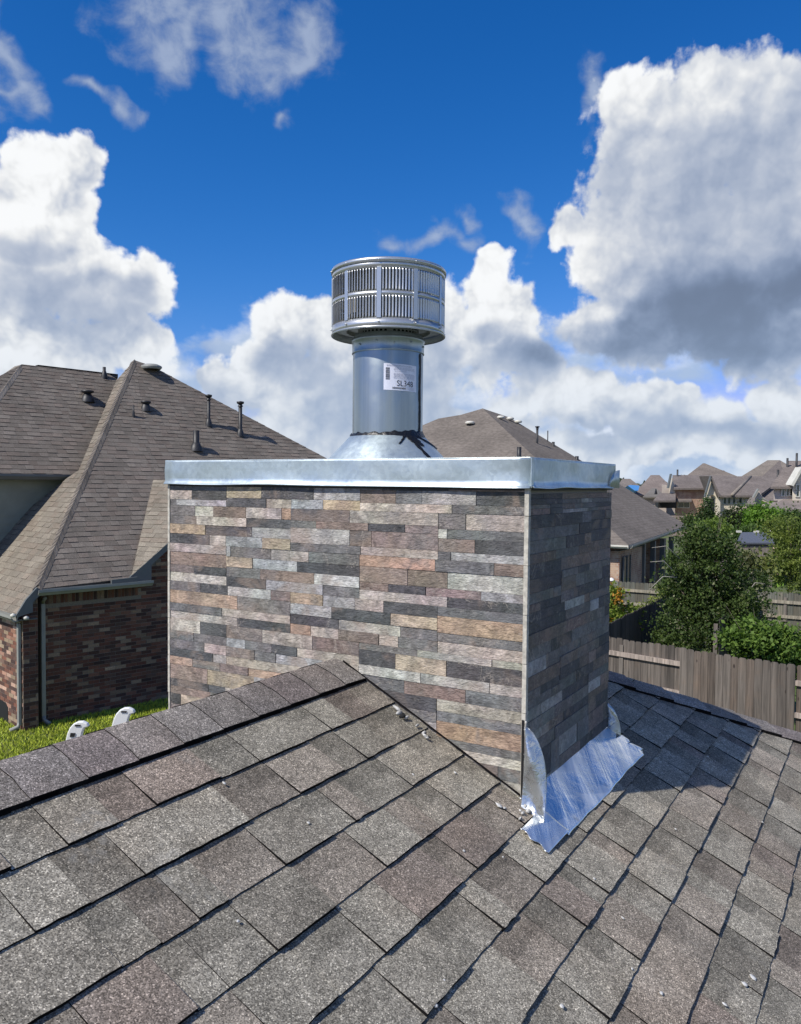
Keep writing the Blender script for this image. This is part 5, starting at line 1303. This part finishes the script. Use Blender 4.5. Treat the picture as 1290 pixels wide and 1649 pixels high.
# covered white heap and blue bin on the little lawn, seen through the tree
q = on_z(1166, 925); Rw = random.Random(3)
def cloth_heap(px, py, w, h_, name, matl, label, cat, seed):
    R = random.Random(seed); q = on_z(px, py); mb = MB(); seg, rows = 16, 6; vs = []
    for j in range(rows):
        f = j / (rows - 1)
        for i in range(seg):
            a = 2 * math.pi * i / seg; r = w / 2 * (1 - .75 * f ** 1.8) * (1 + .12 * math.sin(3 * a + seed) + R.uniform(-.05, .05)); vs.append(q + Vector((r * math.cos(a), .7 * r * math.sin(a), h_ * f * (1 + .12 * math.sin(2 * a)))))
    vs.append(q + Z * h_ * 1.03); fs = [(j * seg + i, j * seg + (i + 1) % seg, (j + 1) * seg + (i + 1) % seg, (j + 1) * seg + i) for j in range(rows - 1) for i in range(seg)] + [((rows - 1) * seg + i, (rows - 1) * seg + (i + 1) % seg, rows * seg) for i in range(seg)]
    mb.add(vs, fs, smooth=True); o = mb.build(name, matl); tag(o, label, cat)
cloth_heap(1178, 932, 1.1, .75, 'garden_cover', M_WHITE, 'white draped garden cover glimpsed right through the bushy tree', 'cover', 2)
cloth_heap(1228, 928, .6, .35, 'garden_bag', M_WHITE, 'small white bag on the bright grass beyond the tree', 'bag', 4)
q = on_z(1170, 936); mb = MB(); mb.prism([q + Vector(v) for v in ((-.28, -.25, 0), (.28, -.25, 0), (.32, .25, 0), (-.32, .25, 0))], Z * .55); mb.prism([q + Vector((x * 1.12, y * 1.12, .55)) for x, y in ((-.3, -.27), (.3, -.27), (.32, .27), (-.32, .27))], Z * .06); tag(mb.build('plastic_bin', M_BLUEBIN, bevel=.02), 'blue plastic bin beside the white garden cover', 'bin')
# white garden object at the chimney's right edge
q = on_z(985, 1000); 
mb = MB(); mb.lathe(on_z(983, 1010) , [(.10, 0), (.12, .5), (.05, 1.0), (.13, 1.3), (.10, 1.7), (.001, 1.75)], n=14); o = mb.build('garden_statue', M_WHITE); tag(o, 'white garden ornament half hidden at the right edge of the chimney', 'ornament')

# ================================================================== TREES AND SHRUBS
def foliage(name, blobs, nleaf, leaf, cols, parent, seed, droop=.3, clump=.22, flat=.0):
    """blobs: (centre, rx, ry, rz, weight). Leaves gather in clumps spread through the crown, each leaf a bent two-quad blade"""
    R = np.random.default_rng(seed); wts = np.array([b[4] for b in blobs]); wts = wts / wts.sum()
    nc = max(30, nleaf // 42); which = R.choice(len(blobs), nc, p=wts)
    dirs = R.normal(0, 1, (nc, 3)); dirs /= np.linalg.norm(dirs, axis=1)[:, None]; rad = R.random(nc) ** .42
    cen = np.array([blobs[i][0] for i in which]) + dirs * rad[:, None] * np.array([blobs[i][1:4] for i in which])
    csz = clump * (.5 + R.random(nc)); ccol = R.random(nc)
    ci = R.integers(0, nc, nleaf); off = R.normal(0, 1, (nleaf, 3)) * csz[ci][:, None] * np.array([1, 1, .7]) * .6
    p = cen[ci] + off
    p = p[p[:, 2] > .05]; ci = ci[:len(p)]; n_ = len(p)
    a = R.normal(0, 1, (n_, 3)); a[:, 2] -= droop; a /= np.linalg.norm(a, axis=1)[:, None]
    b = np.cross(a, R.normal(0, 1, (n_, 3)) + np.array([0, 0, 1.2])); b /= np.linalg.norm(b, axis=1)[:, None] + 1e-9
    nrm = np.cross(a, b); s = leaf * (.6 + .8 * R.random(n_)); la_ = a * s[:, None]; wb = b * (s * .30)[:, None]; fold = nrm * (s * .10)[:, None]
    v = np.stack([p, p + la_ * .5 + wb + fold, p + la_, p + la_ * .5 - wb + fold], 1).reshape(-1, 3)
    f = np.arange(n_ * 4).reshape(-1, 4)
    t_ = np.clip(ccol[ci] * .6 + R.random(n_) * .4, 0, 1)[:, None]; c = np.array([*cols[0], 1]) * (1 - t_) + np.array([*cols[1], 1]) * t_
    if len(cols) > 2:
        m_ = R.random(n_) < .05; c[m_, :3] = cols[2]
    return tri_mesh(name, v, f, np.repeat(c, 4, 0), M_LEAF, parent)
def branches(root_p, tips, r0, parent, seed, name='trunk', levels=None):
    R = random.Random(seed); mb = MB()
    top = root_p + Z * (levels or 1.0); mb.tube([root_p - Z * .1, root_p + Z * .3 + Vector((.03, .02, 0)), top], [r0 * 1.3, r0, r0 * .75], n=8)
    for tp_ in tips:
        m1 = top.lerp(tp_, .45) + Vector((R.uniform(-.15, .15), R.uniform(-.15, .15), R.uniform(0, .2))); mb.tube([top - Z * R.uniform(0, .3), m1, tp_], [r0 * .5, r0 * .3, r0 * .08], n=6)
        for _ in range(3):
            e_ = tp_ + Vector((R.uniform(-.5, .5), R.uniform(-.4, .4), R.uniform(-.1, .5))); mb.tube([m1, m1.lerp(e_, .5) + Z * .05, e_], [r0 * .22, r0 * .12, r0 * .03], n=5)
    return mb.build(name, M_BARK, parent)
# big bushy tree behind the near fence
DT = 20.5
def cp(px, py, d): return np.array(at_d(px, py, d))
k_ = DT / 1308
tb = at_d(1150, 1000, DT); tb.z = 0
t1 = thing('bushy_tree', tb, 'big dark green bushy tree behind the near wooden fence', 'tree')
blobs = [(cp(1138, 915, DT), 50 * k_, .9, 55 * k_, 2.0), (cp(1100, 955, DT + .2), 42 * k_, .8, 40 * k_, 1.2), (cp(1182, 968, DT - .2), 46 * k_, .9, 42 * k_, 1.7), (cp(1128, 872, DT), 34 * k_, .6, 22 * k_, .65), (cp(1120, 850, DT), 16 * k_, .3, 14 * k_, .14),
         (cp(1120, 1010, DT - .3), 60 * k_, 1.0, 46 * k_, 2.0), (cp(1190, 1020, DT), 48 * k_, .9, 36 * k_, 1.3), (cp(1085, 905, DT), 20 * k_, .4, 22 * k_, .28), (cp(1162, 880, DT), 26 * k_, .5, 20 * k_, .40), (cp(1212, 940, DT + .3), 26 * k_, .5, 20 * k_, .28), (cp(1083, 1035, DT - .4), 26 * k_, .6, 36 * k_, .6)]
foliage('crown', blobs, 30000, .078, [(.016, .036, .012), (.10, .145, .035), (.22, .23, .12)], t1, 5, clump=.21)
branches(tb, [at_d(x, y, DT) for x, y in ((1110, 880), (1140, 850), (1175, 890), (1090, 940), (1200, 950), (1165, 960))], .10, t1, 3, levels=1.3)
bt = MB(); Rr = random.Random(6)
for (x0, y0, x1, y1) in ((1090, 925, 1047, 905), (1090, 930, 1045, 950), (1095, 900, 1050, 882), (1200, 960, 1232, 940), (1195, 985, 1240, 975)):
    a, b = at_d(x0, y0, DT - .3), at_d(x1, y1, DT - .5); bt.tube([a, a.lerp(b, .5) + Z * .18, b], [.014, .011, .005], n=5)
bt.build('bare_twigs', mat('pale_bark', lambda: {'Base Color': (.30, .28, .24), 'Roughness': .9}), t1)
# bright glossy shrub in front, right
DSh = 17.2; k_ = DSh / 1308; sbp = at_d(1230, 1000, DSh); sbp.z = 0
t2 = thing('glossy_shrub', sbp, 'bright green broad-leaved shrub leaning over the near fence at right', 'shrub')
foliage('foliage', [(cp(1200, 1035, DSh), 50 * k_, .5, 32 * k_, 1.3), (cp(1255, 1040, DSh), 50 * k_, .5, 36 * k_, 1.4), (cp(1225, 1015, DSh), 40 * k_, .45, 24 * k_, .8), (cp(1275, 1030, DSh), 30 * k_, .5, 28 * k_, .6), (cp(1240, 1090, DSh), 60 * k_, .5, 40 * k_, 1.0)], 7000, .10, [(.045, .09, .018), (.17, .26, .05)], t2, 6, clump=.17, droop=-.2)
branches(sbp, [at_d(x, y, DSh) for x, y in ((1200, 1010), (1230, 1005), (1260, 1020), (1280, 1015))], .05, t2, 4, levels=.8)
# plant with orange leaves beside the chimney edge
DPl = 21.0; k_ = DPl / 1308; pb = at_d(995, 1000, DPl); pb.z = 0
t3 = thing('flowering_shrub', pb, 'yellow-green shrub with some orange leaves, just right of the chimney', 'shrub')
foliage('foliage', [(cp(985, 960, DPl), 18 * k_, .4, 22 * k_, .6), (cp(990, 990, DPl), 26 * k_, .5, 26 * k_, 1.0), (cp(1010, 990, DPl), 22 * k_, .4, 16 * k_, .6), (cp(985, 1025, DPl), 30 * k_, .5, 30 * k_, .6)], 3000, .12, [(.10, .17, .03), (.26, .30, .05), (.45, .20, .03)], t3, 7, clump=.16)
foliage('orange_foliage', [(cp(994, 958, DPl - .3), 9 * k_, .2, 14 * k_, 1)], 70, .09, [(.42, .16, .02), (.50, .28, .05)], t3, 8, clump=.08)
branches(pb, [at_d(x, y, DPl) for x, y in ((985, 950), (1000, 980), (1015, 985))], .035, t3, 5, levels=.6)
DP2 = 24.0; k_ = DP2 / 1308; pb = at_d(1050, 985, DP2); pb.z = 0
t4 = thing('low_shrub', pb, 'low sunlit yellow-green shrub under the rails of the mossy fence', 'shrub')
foliage('foliage', [(cp(1045, 985, DP2), 38 * k_, .5, 16 * k_, 1.0), (cp(1070, 965, DP2), 22 * k_, .4, 22 * k_, .7), (cp(1020, 1000, DP2), 26 * k_, .5, 12 * k_, .5)], 3500, .07, [(.12, .16, .03), (.27, .30, .07)], t4, 9, clump=.14)
branches(pb, [at_d(x, y, DP2) for x, y in ((1040, 985), (1070, 960))], .03, t4, 6, levels=.4)
# airy tree at the right edge
DR = 36.0; k_ = DR / 1308; pb = at_d(1272, 950, DR); pb.z = 0
t5 = thing('airy_tree', pb, 'slender airy yellow-green tree at the right edge beside the pale fence', 'tree')
foliage('crown', [(cp(1275, 860, DR), 26 * k_, .8, 34 * k_, 1.0), (cp(1262, 905, DR), 34 * k_, .8, 32 * k_, 1.0), (cp(1285, 895, DR), 26 * k_, .8, 50 * k_, 1.0), (cp(1250, 850, DR + 2), 24 * k_, .6, 22 * k_, .4), (cp(1280, 930, DR), 26 * k_, .6, 22 * k_, .5)], 8000, .11, [(.07, .11, .025), (.20, .24, .05)], t5, 10, clump=.26)
branches(pb, [at_d(x, y, DR) for x, y in ((1275, 840), (1255, 890), (1290, 880))], .07, t5, 7, levels=1.5)
# mid-distance plants
for (px, pyc, Y, rx, rz, n_, cols, lab, nm, sd) in (
    (1135, 838, 62, 22, 18, 3500, [(.030, .055, .02), (.07, .11, .035)], 'dark conical evergreen before the arched entry of the cream house', 'evergreen_tree', 21),
    (1186, 832, 60, 24, 22, 4500, [(.028, .045, .018), (.07, .09, .04)], 'dark rounded tree in front of the narrow windows of the cream house', 'round_tree', 22),
    (1232, 830, 52, 30, 16, 5000, [(.08, .16, .02), (.17, .30, .04)], 'vivid light green spreading bush right of the dark rounded tree', 'spreading_bush', 23),
    (1275, 840, 50, 22, 22, 3500, [(.03, .06, .02), (.09, .14, .035)], 'mid green bush by the right edge under the lower tan roof', 'edge_bush', 24),
    (1150, 850, 50, 24, 12, 2600, [(.09, .14, .03), (.18, .25, .05)], 'pale green low bush peeking over the big tree top', 'low_bush', 25),
    (1112, 838, 64, 18, 10, 1800, [(.04, .07, .02), (.09, .13, .04)], 'small dark bush left of the conical evergreen', 'small_bush', 26),
    (1205, 856, 46, 20, 8, 1400, [(.05, .09, .02), (.10, .16, .04)], 'thin green bush just above the slate-blue shed roof', 'thin_bush', 27),
    (1262, 868, 44, 16, 14, 1500, [(.05, .08, .03), (.12, .16, .06)], 'greyish bush between the shed and the airy tree', 'grey_bush', 28),
    (1228, 912, 31, 14, 10, 900, [(.09, .12, .03), (.22, .24, .07)], 'straggly yellow bush at the foot of the pale fence', 'straggly_bush', 29),
    (1200, 905, 30, 10, 16, 900, [(.08, .09, .04), (.17, .18, .08)], 'thin greyish shrub left of the pale fence', 'thin_shrub', 30)):
    k_ = Y / 1308; b = at_d(px, pyc, Y); b.z = 0; tt = thing(nm, b, lab, 'tree' if 'tree' in nm else 'bush')
    bl_ = [(cp(px, pyc, Y), rx * k_, rx * k_ * .8, rz * k_, 1.5), (cp(px - rx * .4, pyc + rz * .3, Y), rx * .6 * k_, rx * k_ * .5, rz * .7 * k_, .7), (cp(px + rx * .45, pyc + rz * .2, Y), rx * .55 * k_, rx * k_ * .5, rz * .8 * k_, .7), (np.array([b.x, b.y, max(.4, b.z + (5 - (pyc - 782) * k_) * .35)]), rx * .8 * k_, rx * k_ * .6, rz * k_ * .9, .6)]
    if nm == 'evergreen_tree': bl_ = [(cp(px, 845, Y), rx * k_, rx * k_ * .7, 12 * k_, 1.4), (cp(px + 2, 828, Y), rx * .55 * k_, rx * .5 * k_, 12 * k_, .8), (cp(px + 3, 812, Y), rx * .28 * k_, rx * .3 * k_, 12 * k_, .35), (cp(px + 14, 842, Y), rx * .6 * k_, rx * .5 * k_, 10 * k_, .7)]
    foliage('crown', bl_, n_, .17, cols, tt, sd, clump=.40)
    branches(b, [at_d(px, pyc - rz * .4, Y), at_d(px - rx * .4, pyc, Y), at_d(px + rx * .4, pyc, Y)], .09, tt, sd, levels=.7)
# far tree line on the horizon
tl = []
ff_ = [(np.array([x, 260 + 20 * math.sin(x), 3.0]), 9, 5, 3.5 + 1.5 * math.sin(x * .37), 1) for x in range(55, 260, 9)]
tag(foliage('far_wood', ff_, 14000, 1.2, [(.025, .045, .022), (.06, .085, .04)], None, 40, clump=1.0), 'far dark tree line on the horizon behind the distant roofs', 'wood', kind='stuff')
# bright grass of the small lawn
o = None
q = [on_z(1195, 935), on_z(1250, 915), on_z(1262, 950), on_z(1200, 960)]
gm = MB(); 
A_ = np.array([on_z(1212, 908), on_z(1262, 908), on_z(1262, 945), on_z(1205, 945)]); NG = 5000; u = rng.random(NG); v = rng.random(NG)
base = (A_[0] * ((1 - u) * (1 - v))[:, None] + A_[1] * (u * (1 - v))[:, None] + A_[2] * (u * v)[:, None] + A_[3] * ((1 - u) * v)[:, None])
ang = rng.random(NG) * 2 * np.pi; dv = np.stack([np.cos(ang), np.sin(ang), 0 * ang], 1); hg = .12 + .15 * rng.random(NG)
vs = np.stack([base - dv * .02, base + dv * .02, base + np.stack([rng.normal(0, .04, NG), rng.normal(0, .04, NG), hg], 1)], 1).reshape(-1, 3)
col = np.tile(np.array([.20, .34, .05, 1]), (NG, 1)) * (.7 + .5 * rng.random((NG, 1)))
tag(tri_mesh('yard_grass', vs, np.arange(NG * 3).reshape(-1, 3), np.repeat(col, 3, 0), M_GRASS), 'bright sunlit grass patch beyond the bushy tree', 'grass', kind='stuff')
